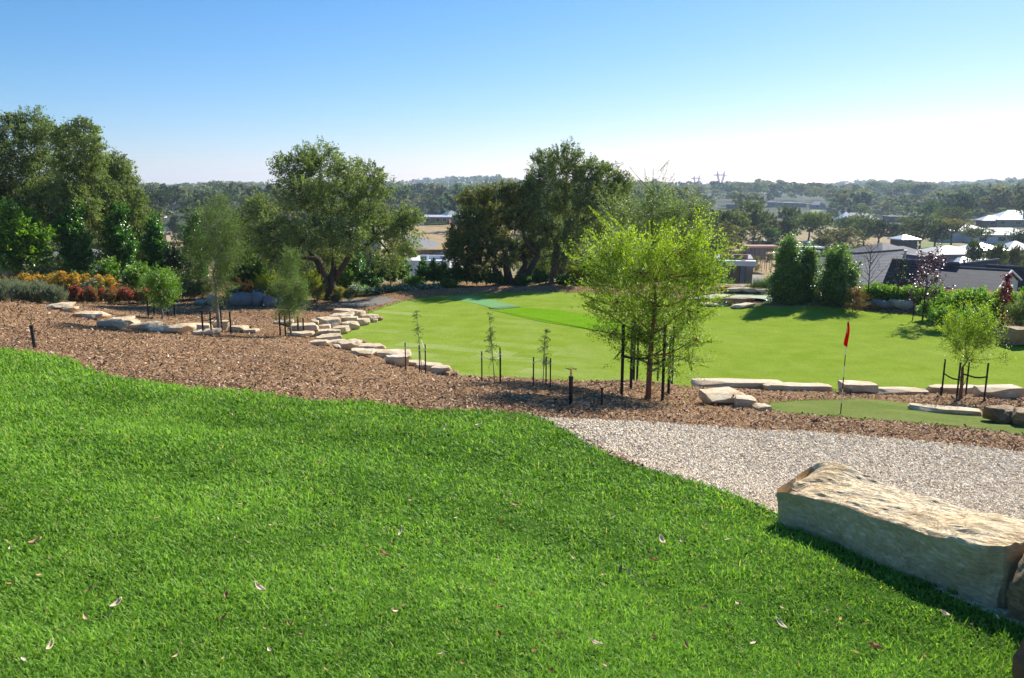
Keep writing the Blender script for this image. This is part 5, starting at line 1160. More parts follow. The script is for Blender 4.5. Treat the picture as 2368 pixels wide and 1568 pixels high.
# leafless and sparse trees
def baretree(px, Y, top, w, lb, leaf=None, n=0, L=.06, Wd=.035, seed=1, bark='bark_dark', nb=16, lo=.3, r0=.035, stakes=True, fine=70):
    b = B(px, Y); rg = rngs(seed); H = at(px, top, Y)[2]-b[2]; e = empty('bare_tree' if n < 200 else 'ornamental_tree', b, lb, 'tree'); wood = MB(); cr = MB(); Wm = pxm(w, Y)/2
    P = limb(b-[0, 0, .1], b+[0, 0, H*.97], rg, .015, 9); wood.tube(P, np.linspace(r0, r0*.15, 9), 7); E = []
    for i in range(nb):
        f = lo+(1-lo)*i/nb; s = np.array([np.interp(f, np.linspace(0, 1, 9), P[:, q]) for q in range(3)]); a = i*2.4+rg.normal(0, .3)
        L_ = Wm*(1.15-.75*(f-lo)/(1-lo)); t_ = s+[math.cos(a)*L_, math.sin(a)*L_, L_*rg.uniform(.7, 1.4)]; t_[2] = min(t_[2], b[2]+H); Q_ = limb(s, t_, rg, .06, 6); wood.tube(Q_, np.linspace(r0*.4, r0*.1, 6), 5, cap=False); E.append(Q_)
    for i in range(fine):
        Q_ = E[rg.integers(len(E))]; s = Q_[rg.integers(2, 6)]; t_ = s+unit(rg.normal(0, 1, 3)+[0, 0, .9])*Wm*.35; wood.tube([s, t_], [r0*.14, r0*.05], 3, cap=False); E.append(np.array([s, s, s, (s+t_)/2, t_, t_]))
    if n:
        S = np.array([E[rg.integers(len(E))][rg.integers(2, 6)] for _ in range(n)])+rg.normal(0, .05, (n, 3)); cr.leaves(S, unit(rg.normal(0, 1, (n, 3))), unit(rg.normal(0, .7, (n, 3))+[0, 0, .8]), L*rg.uniform(.7, 1.3, n), Wd*rg.uniform(.7, 1.3, n), rg.random(n)); cr.build('leaves', M[leaf], e)
    wood.build('trunk', M[bark], e, smooth=True)
    if stakes:
        for dx in (-.32, .32):
            mb = MB(); s = b+[dx, .1, 0]; mb.tube([s-[0, 0, .1], s+[0, 0, .6]], [.02]*2, 4); mb.build('stake', M['stake'], e)
baretree(2003, 33, 560, 75, 'leafless thin grey tree in front of the slate roof', seed=880, nb=16, lo=.35)
baretree(2074, 32.5, 598, 60, 'nearly bare tree with a few yellow-green leaves in front of the slate roof', 'elm', 60, seed=881, nb=10, lo=.35)
baretree(2136, 29.5, 585, 80, 'purple-leaved ornamental tree behind the mulch bank', 'purple', 1500, .075, .05, seed=882, nb=22, lo=.2)
baretree(2322, 28.5, 634, 30, 'slender maroon-leaved tree near the cream gable', 'maroon', 900, .08, .055, seed=883, nb=20, lo=.05)
baretree(2160, 29, 640, 40, 'thin sapling with sparse bright green leaves by the purple tree', 'elm', 90, .06, .04, seed=884, nb=8, lo=.3, stakes=False)

# ---------------------------------------------------------------- buildings
def roofmat(name, col, rows=.0, rough=.6, spec=.3, metal=0.0):
    t = NT(name); p = t.pos(); n = t.noise(p, 1.2, 4); c = t.ramp(n, [(.3, tuple(x*.85 for x in col)), (.7, tuple(min(1, x*1.12) for x in col))])
    nr = None
    if rows:
        sp = t.n('ShaderNodeSeparateXYZ'); t.t.links.new(p, sp.inputs[0]); z = t.math('FRACT', t.math('DIVIDE', sp.outputs[2], rows), 0)
        ln = t.ramp(z, [(0, (.45, .45, .47)), (.16, (.55, .55, .57)), (.3, (1, 1, 1)), (1, (1.05, 1.05, 1.05))]); c = t.mix(1.0, c, ln, 'MULTIPLY')
        v = t.vor(t.scl(p, (2.2, 2.2, 1/rows)), 1.0, out='Color'); s2 = t.n('ShaderNodeSeparateColor'); t.t.links.new(v, s2.inputs[0])
        c = t.mix(1.0, c, t.ramp(s2.outputs[0], [(0, (.8, .8, .82)), (1, (1.2, 1.2, 1.18))]), 'MULTIPLY'); nr = t.bump(z, .6, .03)
    return t.pbr(c, rough, spec, nr, metal)
M['slate'] = roofmat('slate_roof', (.026, .030, .042), .26, .85, .12); M['slate_lt'] = roofmat('grey_slate_roof', (.075, .08, .098), .26, .85, .12)
M['r_white'] = roofmat('pale_metal_roof', (.62, .63, .64), 0, .35, .5); M['r_grey'] = roofmat('grey_metal_roof', (.20, .21, .22), 0, .6, .3); M['r_dark'] = roofmat('dark_metal_roof', (.10, .10, .115), 0, .8, .15)
M['r_green'] = roofmat('green_metal_roof', (.30, .40, .36), 0, .45, .4); M['r_brown'] = roofmat('brown_tile_roof', (.14, .11, .10), 0, .8, .2)
M['w_white'] = simple('white_render', (.72, .72, .72), .8, .2, var=.05, scale=.5); M['w_cream'] = simple('cream_render', (.66, .62, .52), .8, .2, var=.05, scale=.5); M['w_brick'] = simple('brick_wall', (.30, .17, .11), .9, .1, var=.2, scale=5)
M['w_grey'] = simple('grey_wall', (.26, .26, .27), .8, .2, var=.08, scale=.6); M['w_dark'] = simple('dark_wall', (.06, .065, .075), .7, .3, var=.1); M['w_tan'] = simple('tan_wall', (.38, .30, .22), .85, .2); M['w_rust'] = simple('rust_red_panel', (.34, .16, .11), .8, .2)
M['glass'] = simple('window_glass', (.03, .035, .045), .12, .6, var=.1); M['trim'] = simple('white_trim', (.7, .7, .7), .6, .3, var=.03); M['w_blue'] = simple('blue_grey_wall', (.15, .18, .23), .7, .3)
M['timber'] = simple('new_timber_frame', (.46, .24, .12), .8, .2); M['steel'] = simple('galvanised_steel', (.36, .39, .43), .5, .5, .6, .1)
def frame2(rz): return np.array([math.cos(rz), math.sin(rz), 0]), np.array([-math.sin(rz), math.cos(rz), 0])
HK = [1.0]; KEEP = []
def block(e, c, zb, ze, zr, Wd, D, rz, roof, wall, hip=True, over=.5, windows=3, win_h=1.1, flat=False, door=False):
    Wd *= HK[0]; D *= HK[0]
    """one rectangular wing of a house: walls, roof, windows on the camera side"""
    ax, ay = frame2(rz); c = np.array([c[0], c[1], 0.]); P = lambda a, b, z: c+ax*a+ay*b+np.array([0, 0, z])
    mb = MB(); mb.box(c+[0, 0, (zb+ze)/2], (Wd, D, ze-zb), rz); mb.build('wall', M[wall], e)
    mb = MB(); w, d = Wd/2+over, D/2+over
    if flat: mb.box(c+[0, 0, ze+.15], (2*w, 2*d, .3), rz)
    else:
        ln = (w-d if hip else w) if Wd >= D else 0; ln = max(ln, .2)
        A = [P(-w, -d, ze), P(w, -d, ze), P(w, d, ze), P(-w, d, ze)]; R_ = [P(-ln, 0, zr), P(ln, 0, zr)]
        V = np.array(A+R_+[a-[0, 0, .2] for a in A]); mb.add(V, [[0, 1, 5, 4], [2, 3, 4, 5], [0, 6, 7, 1], [1, 7, 8, 2], [2, 8, 9, 3], [3, 9, 6, 0]], [[1, 2, 5], [3, 0, 4], [6, 8, 7], [6, 9, 8]])
    mb.build('roof', M[roof], e)
    for i in range(windows):
        x = -Wd/2+Wd*(i+.5+(.12 if i % 2 else -.08))/windows; ww = min(1.8, Wd/windows*.5); q = P(x, -D/2-.03, ze-.5-win_h/2)
        mb = MB(); mb.box(q, (ww, .08, win_h), rz); wnd = mb.build('window', M['glass'], e)
        mb = MB(); 
        for dz in (-1, 1): mb.box(q+ay*-.02+[0, 0, dz*win_h/2], (ww+.12, .1, .09), rz)
        for dx in (-1, 1): mb.box(q+ay*-.02+ax*dx*ww/2, (.09, .1, win_h-.09), rz)
        fr = mb.build('frame', M['trim'], wnd, origin=np.array(e.location)); fr.location = (0, 0, 0)
    if door:
        mb = MB(); q = P(Wd*.18, -D/2-.03, zb+1.05); mb.box(q, (1.0, .08, 2.1), rz); mb.build('door', M['w_dark'], e)
def house(px, Y, py_eave, py_ridge, Wd, D, rz, roof, wall, label, extra=None, cat='house', name='house', **kw):
    HK[0] = 1.0
    if Y > 230:                        # let it stand on the ground where its eaves are seen
        best = min((abs(at(px, py_eave, q)[2]-T1(at(px, 500, q)[0], q)-2.9), q) for q in np.linspace(Y*.55, Y*1.9, 90)); HK[0] = best[1]/Y; Y = best[1]
    g = gat(px, Y); ze = at(px, py_eave, Y)[2]; zr = at(px, py_ridge, Y)[2]; zb = g[2]-.6
    ze = max(ze, zb+2.2); zr = max(zr, ze+.3)
    if HK[0] != 1.0:
        hw = Wd*HK[0]/Y*F*.62; KEEP.append((px-hw, px+hw, py_ridge-4, py_eave+3, Y*.97))
    e = empty(name, (g[0], g[1], g[2]), label, cat); block(e, g, zb, ze, zr, Wd, D, math.radians(rz), roof, wall, **kw)
    if extra: extra(e, g, zb, ze, zr)
    return e
def wing(dx, dy, dze, dzr, Wd, D, rz, roof, wall, **kw):
    return lambda e, g, zb, ze, zr: block(e, g+np.array([dx, dy, 0])*HK[0], zb, ze+dze, zr+dzr, Wd, D, math.radians(rz), roof, wall, **kw)
def both(*fs):
    def f(*a):
        for q in fs: q(*a)
    return f
# the big slate-roofed house below the garden
def slate_house():
    zr = CAMZ-7.2; ze = CAMZ-9.9
    base = gat(2060, 84); e = empty('slate_roofed_house', base, 'large house with long dark slate roofs just below the garden on the right', 'house')
    def gable(R0, R1, E0, E1, mat, wall, zb, inset=.5, endwall=True, nm='roof'):
        R0, R1, E0, E1 = map(np.array, (R0, R1, E0, E1)); B0, B1 = 2*R0-E0, 2*R1-E1; B0[2] = E0[2]; B1[2] = E1[2]
        mb = MB(); dn = np.array([0, 0, .22]); V = np.array([E0, E1, R1, R0, B0, B1, E0-dn, E1-dn, R1-dn, R0-dn, B0-dn, B1-dn])
        mb.add(V, [[0, 1, 2, 3], [3, 2, 5, 4], [6, 9, 8, 7], [9, 10, 11, 8], [0, 6, 7, 1], [4, 5, 11, 10], [0, 3, 9, 6], [3, 4, 10, 9], [1, 7, 8, 2], [2, 8, 11, 5]]); mb.build(nm, M[mat], e)
        mb = MB(); rl = unit(R1-R0); mb.tube([R0+[0, 0, .03], R1+[0, 0, .03]], [.11, .11], 6); mb.build('ridge_cap', M['r_dark'], e)
        q = []
        for a, b_, s in ((E0, R0, 1), (E1, R1, -1), (B1, R1, -1), (B0, R0, 1)):
            p = a+(b_-a)*np.array([.1, .1, 0])+rl*s*inset; q.append(p)
        q = np.array(q); t_ = q.copy(); t_[:, 2] = E0[2]-.05+(R0[2]-E0[2])*.08; b2_ = q.copy(); b2_[:, 2] = zb
        ap0 = R0+rl*inset-[0, 0, .25]; ap1 = R1-rl*inset-[0, 0, .25]
        mb = MB(); V = np.vstack([b2_, t_, [ap0, ap1]]); mb.add(V, [[0, 1, 5, 4], [1, 2, 6, 5], [2, 3, 7, 6], [3, 0, 4, 7]], [[4, 8, 7], [5, 6, 9]]); mb.build('wall', M[wall], e)
        return b2_, t_
    zb = base[2]-1
    bq, tq = gable(onz(1800, 599, zr), onz(2088, 578, zr), onz(1800, 676, ze), onz(2078, 653, ze), 'slate_lt', 'w_brick', zb)
    a, b_ = tq[0], tq[1]; d = unit(b_-a); n = np.array([d[1], -d[0], 0])
    for i, f in enumerate((.80, .86, .92)):
        q = a+(b_-a)*f+n*.05; q[2] = ze-.95; mb = MB(); mb.box(q, (.9, .08, 1.2), math.atan2(d[1], d[0])); mb.build('window', M['glass'], e)
    z2 = CAMZ-7.6; z2e = CAMZ-9.05; R0, R1, E1 = onz(2150, 615.5, z2), onz(2337, 626, z2), onz(2303, 674, z2e)
    gable(R0, R1, R0+(E1-R1), E1, 'slate', 'w_cream', zb, inset=.12)
    B1 = 2*R1-E1; B1[2] = E1[2]; mb = MB(); o_ = unit(R1-R0)*.06; mb.tube([E1+o_, R1+o_, B1+o_], [.10]*3, 5); mb.build('barge_board', M['trim'], e)
    z3 = CAMZ-7.15; ra, rb_, ev = onz(2062, 600, z3), onz(2218, 609, z3), np.array([-1.2, -.9, -2.3]); gable(ra, rb_, ra+ev, rb_+ev, 'slate', 'w_brick', zb)
    z4 = CAMZ-7.7; gable(onz(2168, 617, z4+.1), onz(2309, 600, z4+.1), onz(2200, 650, z4-2.), onz(2330, 634, z4-2.), 'slate_lt', 'w_brick', zb)
    z5 = CAMZ-7.9; gable(onz(2280, 614, z5), onz(2440, 622, z5), onz(2270, 665, z5-2.2), onz(2440, 675, z5-2.2), 'slate', 'w_brick', zb)
    # flues and a roof vent
    p = onz(2228, 611, z4); mb = MB(); mb.tube([p-[0, 0, .9], p+[0, 0, .35]], [.12, .12], 10); mb.tube([p+[0, 0, .35], p+[0, 0, .5]], [.2, .2], 10); mb.build('chimney_flue', M['steel'], e)
    p = onz(2092, 592, zr-.3); mb = MB(); mb.tube([p-[0, 0, .5], p+[0, 0, .5]], [.12, .12], 10); mb.tube([p+[0, 0, .5], p+[0, 0, .68]], [.24, .2], 10); mb.build('chimney_flue', M['steel'], e)
    for px, py in ((1967, 610), (2014, 608)):
        p = onz(px, py, zr-1.0); mb = MB(); mb.box(p, (.34, .34, .3), .5, top=.6); mb.build('roof_vent', M['trim'], e)
slate_house()
house(2030, 112, 583, 561, 6.5, 6.5, 20, 'r_dark', 'w_grey', 'house with a dark grey pyramid roof just behind the long slate roof', windows=0, extra=wing(4, 3, -.3, -.7, 5, 4, 20, 'r_dark', 'w_grey', windows=0))
house(2122, 105, 594, 588, 3.2, 3, 8, 'r_dark', 'w_blue', 'blue-grey flat-roofed block behind the slate roof ridge', flat=True, windows=1, over=.1)
house(2175, 125, 584, 568, 7.4, 6, 8, 'r_grey', 'w_tan', 'tan two-storey house with a light grey hip roof', windows=3, extra=both(wing(.2, -4.5, -1.2, -1.4, 3.2, 3, 8, 'r_white', 'w_tan', windows=1), wing(3.5, -4, -1., -1, 2.4, 3, 8, 'r_grey', 'w_tan', flat=True, windows=1)))
house(2250, 150, 576, 562, 6.8, 6, -6, 'r_white', 'w_grey', 'house with a bright white hip roof right of the tan two-storey house', windows=3)
house(2330, 150, 576, 557, 4.8, 5, -4, 'r_white', 'w_grey', 'house with a glaring white hip roof near the right border', windows=2)
house(2290, 205, 541, 527, 15, 9, -5, 'r_grey', 'w_white', 'long house with grey hip roofs and white walls on the right', windows=4, extra=wing(-6, 7, .6, .6, 12, 8, -5, 'r_grey', 'w_white', windows=0))
house(2325, 300, 507, 486, 18, 12, -8, 'r_white', 'w_tan', 'wide house with a huge glaring white hip roof near the right border', windows=4, extra=wing(-10, -1, -.3, -1.8, 8, 6, -8, 'r_white', 'w_brick', windows=1))
house(1966, 270, 506, 492, 12, 7, -10, 'r_grey', 'w_tan', 'house with a grey roof, white hip end and gable in the middle distance', windows=2, extra=wing(-4.5, -1, -.2, .5, 4, 8, -10, 'r_white', 'w_tan', windows=1))
house(2058, 250, 501, 498, 7, 6, -4, 'r_dark', 'w_dark', 'open carport with a flat dark roof behind the parked truck', flat=True, windows=0, cat='carport', name='carport')
house(2076, 170, 552, 543, 3.6, 4, 10, 'r_white', 'w_dark', 'small dark-walled shed with a white roof among the trees', windows=0, cat='shed', name='shed', extra=wing(0, .0, .0, .0, .5, .5, 10, 'r_white', 'w_dark', windows=0) if False else None)
house(1868, 175, 560, 554, 2.8, 3, 4, 'r_white', 'w_grey', 'little white-roofed cabin between the trees above the glossy shrubs', windows=1, cat='cabin', name='cabin')
house(1856, 150, 574, 571, 4.6, 2.4, 2, 'r_white', 'w_dark', 'low building with a row of white roof panels behind the glossy shrubs', flat=True, windows=2, cat='building', name='low_building')
house(1852, 138, 584, 581, 3.6, 2, 2, 'r_white', 'w_grey', 'lower white-roofed annexe in front of the row of white roof panels', flat=True, windows=2, cat='building', name='low_building')
def school(e, g, zb, ze, zr):
    for k in range(6):
        c = g+np.array([-10+k*4, -k*1.2, 0])*HK[0]; mb = MB(); mb.box([c[0], c[1], ze+.6-k*.2], (4.2*HK[0], 12, .25), math.radians(-8)); mb.build('roof_panel', M['r_white'], e)
house(1804, 520, 469, 466, 23, 8, -4, 'r_grey', 'w_grey', 'long low school building with stepped white roofs on the far slope', flat=True, windows=6, extra=school, cat='school', name='school')
house(1873, 480, 474, 466, 8, 6, -10, 'r_grey', 'w_grey', 'small grey-roofed farmhouse right of the long low school', windows=1)
house(1684, 430, 473, 469, 6.5, 5, 5, 'r_white', 'w_dark', 'flat white-roofed house on the wooded slope right of the tall elm', flat=True, windows=2)
house(1740, 165, 570, 566, 3.4, 3, 5, 'r_grey', 'w_blue', 'low blue-grey shed with a pale roof under the gums', windows=0, cat='shed', name='shed')
house(1745, 190, 556, 552, 4, 4, 5, 'r_grey', 'w_cream', 'cream shed just behind the blue-grey shed', windows=0, cat='shed', name='shed')
# modern house with red panel
def modern():
    Y = 88; g = gat(1700, Y); e = empty('modern_house', g, 'modern dark house with a rust-red upper panel and pale fascia beside the road', 'house'); rz = math.radians(-14)
    zt = at(1700, 596, Y)[2]; mb = MB(); mb.box([g[0], g[1]+2, (g[2]+zt)/2], (4.2, 6, zt-g[2]), rz); mb.build('wall', M['w_grey'], e)
    mb = MB(); q = at(1696, 600, Y-1.3); mb.box(q, (3.0, .3, 1.1), rz); mb.build('red_panel', M['w_rust'], e)
    mb = MB(); q = at(1704, 608, Y-2.4); mb.box(q, (3.9, 1.4, .55), rz); mb.build('fascia', M['w_white'], e)
    mb = MB(); q = at(1700, 626, Y-1.6); mb.box([q[0], q[1], (g[2]+q[2]+.5)/2], (2.2, .2, q[2]-g[2]+.5), rz); mb.build('window', M['glass'], e)
    mb = MB(); q = at(1717, 618, Y-2.6); mb.box([q[0], q[1], (g[2]+q[2])/2+.4], (.45, .45, q[2]-g[2]+.8), rz); mb.build('pillar', M['w_blue'], e)
modern()
def frame_house():
    Y = 135; g = gat(1756, Y); e = empty('timber_frame', g, 'orange timber frame of a house under construction', 'building frame'); W2, Dp = 2.4, 3.4; z1 = at(1756, 573, Y)[2]
    for ix in range(7):
        for iy in (0, 1):
            mb = MB(); mb.box([g[0]-W2+ix*W2/3, g[1]+iy*Dp, (g[2]+z1)/2], (.09, .09, z1-g[2])); mb.build('post', M['timber'], e)
    for iy in (0, 1):
        mb = MB(); mb.box([g[0], g[1]+iy*Dp, z1], (2*W2+.4, .12, .2)); mb.build('beam', M['timber'], e)
    mb = MB(); mb.box([g[0], g[1]+Dp/2, z1+.22], (2*W2+.6, Dp+.4, .12)); mb.build('roof', M['w_rust'], e)
frame_house()
# white flat-roofed house, centre left
def white_house():
    Y = 86.; g = gat(998, Y); e = empty('white_house', g, 'white flat-roofed modern house with air conditioners on its roof, left of the central gums', 'house'); rz = math.radians(-8)
    zt = at(998, 603, Y)[2]; Wd = pxm(104, Y)*1.02; D = 7.5; c = np.array([g[0], g[1]+D/2, 0]); ax, ay = frame2(rz)
    mb = MB(); mb.box(c+[0, 0, (g[2]-1+zt-.45)/2], (Wd, D, zt-.45-(g[2]-1)), rz); mb.build('wall', M['w_white'], e)
    mb = MB()
    for s in (-1, 1):
        mb.box(c+ay*s*(D/2-.12)+[0, 0, zt-.24], (Wd+.1, .26, .5), rz); mb.box(c+ax*s*(Wd/2-.12)+[0, 0, zt-.24], (.26, D-.5, .494), rz)
    mb.build('parapet', M['trim'], e)
    for dx, dy, w, h in ((-.9, -1, .85, .85), (1.1, .5, .55, .65)):
        p = c+ax*dx+ay*dy+np.array([0, 0, zt-.45+h/2]); mb = MB(); mb.box(p, (w, .7, h), rz); ac = mb.build('air_conditioner', M['steel'], e); mb = MB(); mb.box(p+ay*-.36, (w*.7, .04, h*.6), rz); f = mb.build('fan_grille', M['w_dark'], ac, origin=np.array(e.location))
    q = c+ax*(-Wd/2+.75)-ay*(D/2+.02); mb = MB(); mb.box(q+[0, 0, at(958, 625, Y)[2]], (.5, .08, .3), rz); mb.build('window', M['glass'], e)
white_house()
house(1032, 98, 592, 580, 2.6, 3, -10, 'slate', 'w_white', 'house with a dark tiled roof just behind the white flat-roofed house', windows=0)
house(1016, 262, 501, 497, 8.4, 6, -3, 'r_white', 'w_brick', 'long open brick shed with a pale skillion roof on the brown paddock', windows=3, hip=False, cat='shed', name='shed')
house(1046, 285, 498, 487, 5.5, 5, 30, 'r_green', 'w_cream', 'house with a pale green metal roof behind the open shed', windows=0)
house(955, 285, 494, 481, 6.5, 6, 5, 'r_brown', 'w_brick', 'brick house with a dark brown hip roof behind the forked gum', windows=1)
house(185, 75, 592, 570, 4.6, 6, 15, 'r_grey', 'w_grey', 'grey-roofed house glimpsed between the gum trunks on the left', windows=2)
house(20, 70, 606, 594, 4, 4, 10, 'r_grey', 'w_grey', 'grey shed roof glimpsed behind the light-green tree at the left border', windows=0)
house(262, 90, 592, 576, 3, 4, -10, 'r_grey', 'w_cream', 'small pale-roofed house glimpsed behind the third gum', windows=0)
house(392, 215, 537, 533, 2.4, 3, 0, 'r_grey', 'w_tan', 'little pale house beside the dry field on the left', windows=1)
house(858, 190, 527, 520, 6.5, 5, 0, 'r_white', 'w_cream', 'white-roofed house glimpsed through the forked gum crown', windows=1)
house(393, 330, 491, 488, 2.2, 3, 0, 'r_grey', 'w_cream', 'tiny white house under the dark pine on the left', windows=0)
# terrace wall of field stones
def stonewall():
    a = gat(945, 100); b_ = gat(1036, 100); rg = rngs(900); e = empty('stone_wall', a, 'rough field-stone terrace wall behind the white house', 'wall'); mb = MB(); V0, Q0 = cube_sphere(2); S = V0/np.linalg.norm(V0, axis=1)[:, None]
    z0 = at(990, 590, 100)[2]; z1 = at(990, 577, 100)[2]; mb2 = MB(); m_ = (a+b_)/2; mb2.box([m_[0], m_[1]+.5, (z0+z1)/2-.3], (b_[0]-a[0], .7, z1-z0+.5)); mb2.build('wall_core', M['browned'], e)
    n = 0
    for r_ in range(3):
        x = a[0]
        while x < b_[0]:
            w = rg.uniform(.25, .55); mb.add((V0*.7+S*.4)*np.array([w/2, .2, (z1-z0)/6.2])+np.array([x+w/2, a[1]+.12, z0+(r_+.5)*(z1-z0)/3]), Q0, tone=rg.random()); x += w*.98
    mb.build('facing_stones', M['browned'], e)
stonewall()
def vines():
    a = hit(1011, 524, y0=100); 
    for i in range(6):
        c = a+[(i-2.5)*1.15, 0, 0]; c[2] = T1(c[0], c[1]); shrub('grape_vine', c, 1.35, 1.25, 'fresh', 'short trimmed green vine in the row below the open shed', 'vine', 'row of vines below the open shed', n=60, per=14, L=.22, Wd=.16, slen=.3, seed=910+i, y0=.45)
vines()
# parked truck
def truck():
    Y = min((abs(at(2066, 513, q)[2]-T1(at(2066, 513, q)[0], q)), q) for q in np.linspace(180, 460, 90))[1]; KEEP.append((2045, 2090, 500, 514, Y*.97)); g = gat(2066, Y); e = empty('parked_truck', g, 'white box truck parked beside the dark carport', 'truck'); x, y, z = g
    mb = MB(); mb.box([x-.9, y, z+1.9], (4.6, 2.2, 2.1)); mb.build('cargo_box', M['trim'], e)
    mb = MB(); mb.box([x+2.35, y, z+1.35], (1.5, 2.1, 1.5)); mb.box([x+2.2, y, z+2.25], (1.15, 2.0, .5), top=.8); mb.build('cab', M['trim'], e)
    mb = MB(); mb.box([x+2.4, y-1.06, z+1.75], (.8, .05, .5)); mb.build('window', M['glass'], e)
    for dx in (-2.2, 2.2):
        for dy in (-1, 1): mb = MB(); mb.tube([[x+dx, y+dy*.95, z+.42], [x+dx, y+dy*1.15, z+.42]], [.42, .42], 14); mb.build('wheel', M['strap'], e)
truck()
def lamp():
    g = gat(1759, 82); h = pxm(36, 82); e = empty('street_lamp', g, 'thin grey street lamp with a bent arm beside the road', 'street lamp'); t_ = g+[0, 0, h]
    mb = MB(); mb.tube([g, t_-[0, 0, .15], t_+[.06, 0, 0]], [.06, .05, .045], 8); mb.build('pole', M['steel'], e); mb = MB(); mb.tube([t_+[.06, 0, 0], t_+[.4, 0, .05]], [.035, .03], 6); mb.build('arm', M['steel'], e); mb = MB(); mb.box(t_+np.array([.5, 0, .05]), (.3, .14, .08)); mb.build('lamp_head', M['steel'], e)
lamp()
# high-voltage towers
def pylon(px, Y, top, label):
    g = gat(px, Y); H = at(px, top, Y)[2]-g[2]; e = empty('transmission_tower', g, label, 'tower', 'power line towers on the skyline'); x, y, z = g; s = H/50
    mast = [MB(), MB()]; R0 = .42
    for k, sd in enumerate((-1, 1)):
        def leg(a, b_, r=R0): mast[k].tube([g+np.array(a)*s, g+np.array(b_)*s], [r, r], 3)
        c0, c1, c2 = (sd*1.2, 0, 22), (sd*6, 0, 40), (sd*6.6, 0, 50)
        for o in (-1.1, 1.1):
            for q in (-1.1, 1.1):
                leg((c0[0]+o, q, 22), (c1[0]+o, q, 40)); leg((c1[0]+o, q, 40), (c2[0], 0, 50)); leg((sd*4.5+o*.5, q*3, 0), (c0[0]+o, q, 22))
        for i in range(6):
            f0, f1 = i/6, (i+1)/6; xa = c0[0]+(c1[0]-c0[0])*f0; xb = c0[0]+(c1[0]-c0[0])*f1; leg((xa-1.1, -1.1, 22+18*f0), (xb+1.1, -1.1, 22+18*f1), .13); leg((xa+1.1, -1.1, 22+18*f0), (xb-1.1, -1.1, 22+18*f1), .13)
        mast[k].build('mast', M['steel'], e)
    arm = MB()
    def A(a, b_, r=.38): arm.tube([g+np.array(a)*s, g+np.array(b_)*s], [r, r], 3)
    for q in (-1, 1):
        A((-15, 0, 41.5), (-6, q, 41)); A((-15, 0, 41.5), (-6, q, 43.3)); A((-6, q, 41), (6, q, 41)); A((-6, q, 43.3), (6, q, 43.3)); A((6, q, 41), (15, 0, 41.5)); A((6, q, 43.3), (15, 0, 41.5))
    for i in range(6): A((-6+2*i, -1, 41+2.3*(i % 2)), (-4+2*i, -1, 43.3-2.3*(i % 2)), .13)
    arm.build('cross_arm', M['steel'], e)
    for cx in (-11, 0, 11):
        mb = MB(); 
        for o in (-2.2, 2.2): mb.tube([g+np.array([cx+o, 0, 41])*s, g+np.array([cx, 0, 36.5])*s], [.14, .14], 3)
        mb.build('insulator_string', M['steel'], e)
pylon(1652, 1150, 395, 'taller steel power line tower on the skyline, the right one of two'); pylon(1598, 1300, 405, 'smaller steel power line tower on the skyline, the left one of two')
def watertower():
    g = gat(1042, 1900); H = at(1042, 425, 1900)[2]-g[2]; e = empty('water_tower', g, 'tiny water tower on the skyline of the wooded hill', 'water tower'); mb = MB(); mb.tube([g, g+[0, 0, H*.8]], [2.2, 1.8], 10); mb.build('shaft', M['w_grey'], e); mb = MB(); mb.tube([g+[0, 0, H*.76], g+[0, 0, H*.88], g+[0, 0, H]], [2.5, 6, 6], 14); mb.build('tank', M['w_grey'], e)
watertower()
# garden boundary posts beyond the hedge (thin dark)
# ---------------------------------------------------------------- trees of the valley and the far slopes
M['far_a'] = leafmat('far_gum_leaf', (.055, .082, .028), (.27, .32, .10), (1.2, 1.3, .6), .28, .03, .5, .35)
M['far_b'] = leafmat('far_olive_leaf', (.085, .095, .032), (.35, .34, .11), (1.2, 1.2, .6), .28, .03, .5, .35)
M['far_c'] = leafmat('far_dark_leaf', (.03, .052, .022), (.11, .15, .055), (1.2, 1.3, .6), .25, .03, .5, .3)
M['far_d'] = leafmat('far_green_leaf', (.04, .10, .025), (.17, .28, .07), (1.2, 1.4, .6), .3, .03, .5, .3)
def far_variant(seed, Hh=10., Wd=8., lobes=9, nq=2400, q=.42, trunk_h=.32, conif=False, flat=0.0):
    rg = rngs(seed); bl = []
    for i in range(lobes):
        a = rg.uniform(0, 2*np.pi); rr = Wd*.5*rg.uniform(.15, .62); z = Hh*(trunk_h+.12+(.80-trunk_h)*rg.random())
        if flat: z = Hh*(.68+.2*rg.random())
        s = rg.uniform(.26, .38)*Wd*(1-.35*(z/Hh-.5)); bl.append((np.array([math.cos(a)*rr, math.sin(a)*rr, z]), np.array([s, s, s*.62])))
    bl.append((np.array([0, 0, Hh*.82]), np.array([Wd*.22, Wd*.22, Hh*.16])))
    cr = MB(); wood = MB(); fk = np.array([0, 0, Hh*trunk_h])
    sprays(cr, rg, bl, nq//12, 12, .9, q*1.5, q*.8, fk, .5, .1, .55, .2, tone_up=.5)
    wood.tube(limb([0, 0, -.4], fk, rg, .05, 5), np.linspace(.28, .2, 5), 6, m=0)
    for c, r in bl[:7]: wood.tube(limb(fk, c, rg, .1, 5), np.linspace(.15, .05, 5), 5, m=0, cap=False)
    return cr, wood
VAR = []
specs = [(1, 10, 8.5, 11, .18, 0), (2, 11, 8, 11, .24, 0), (3, 8, 9, 12, .12, 0), (4, 12, 7.5, 11, .30, 0), (5, 9, 9.5, 12, .5, .5), (6, 7, 6, 9, .08, 0)]
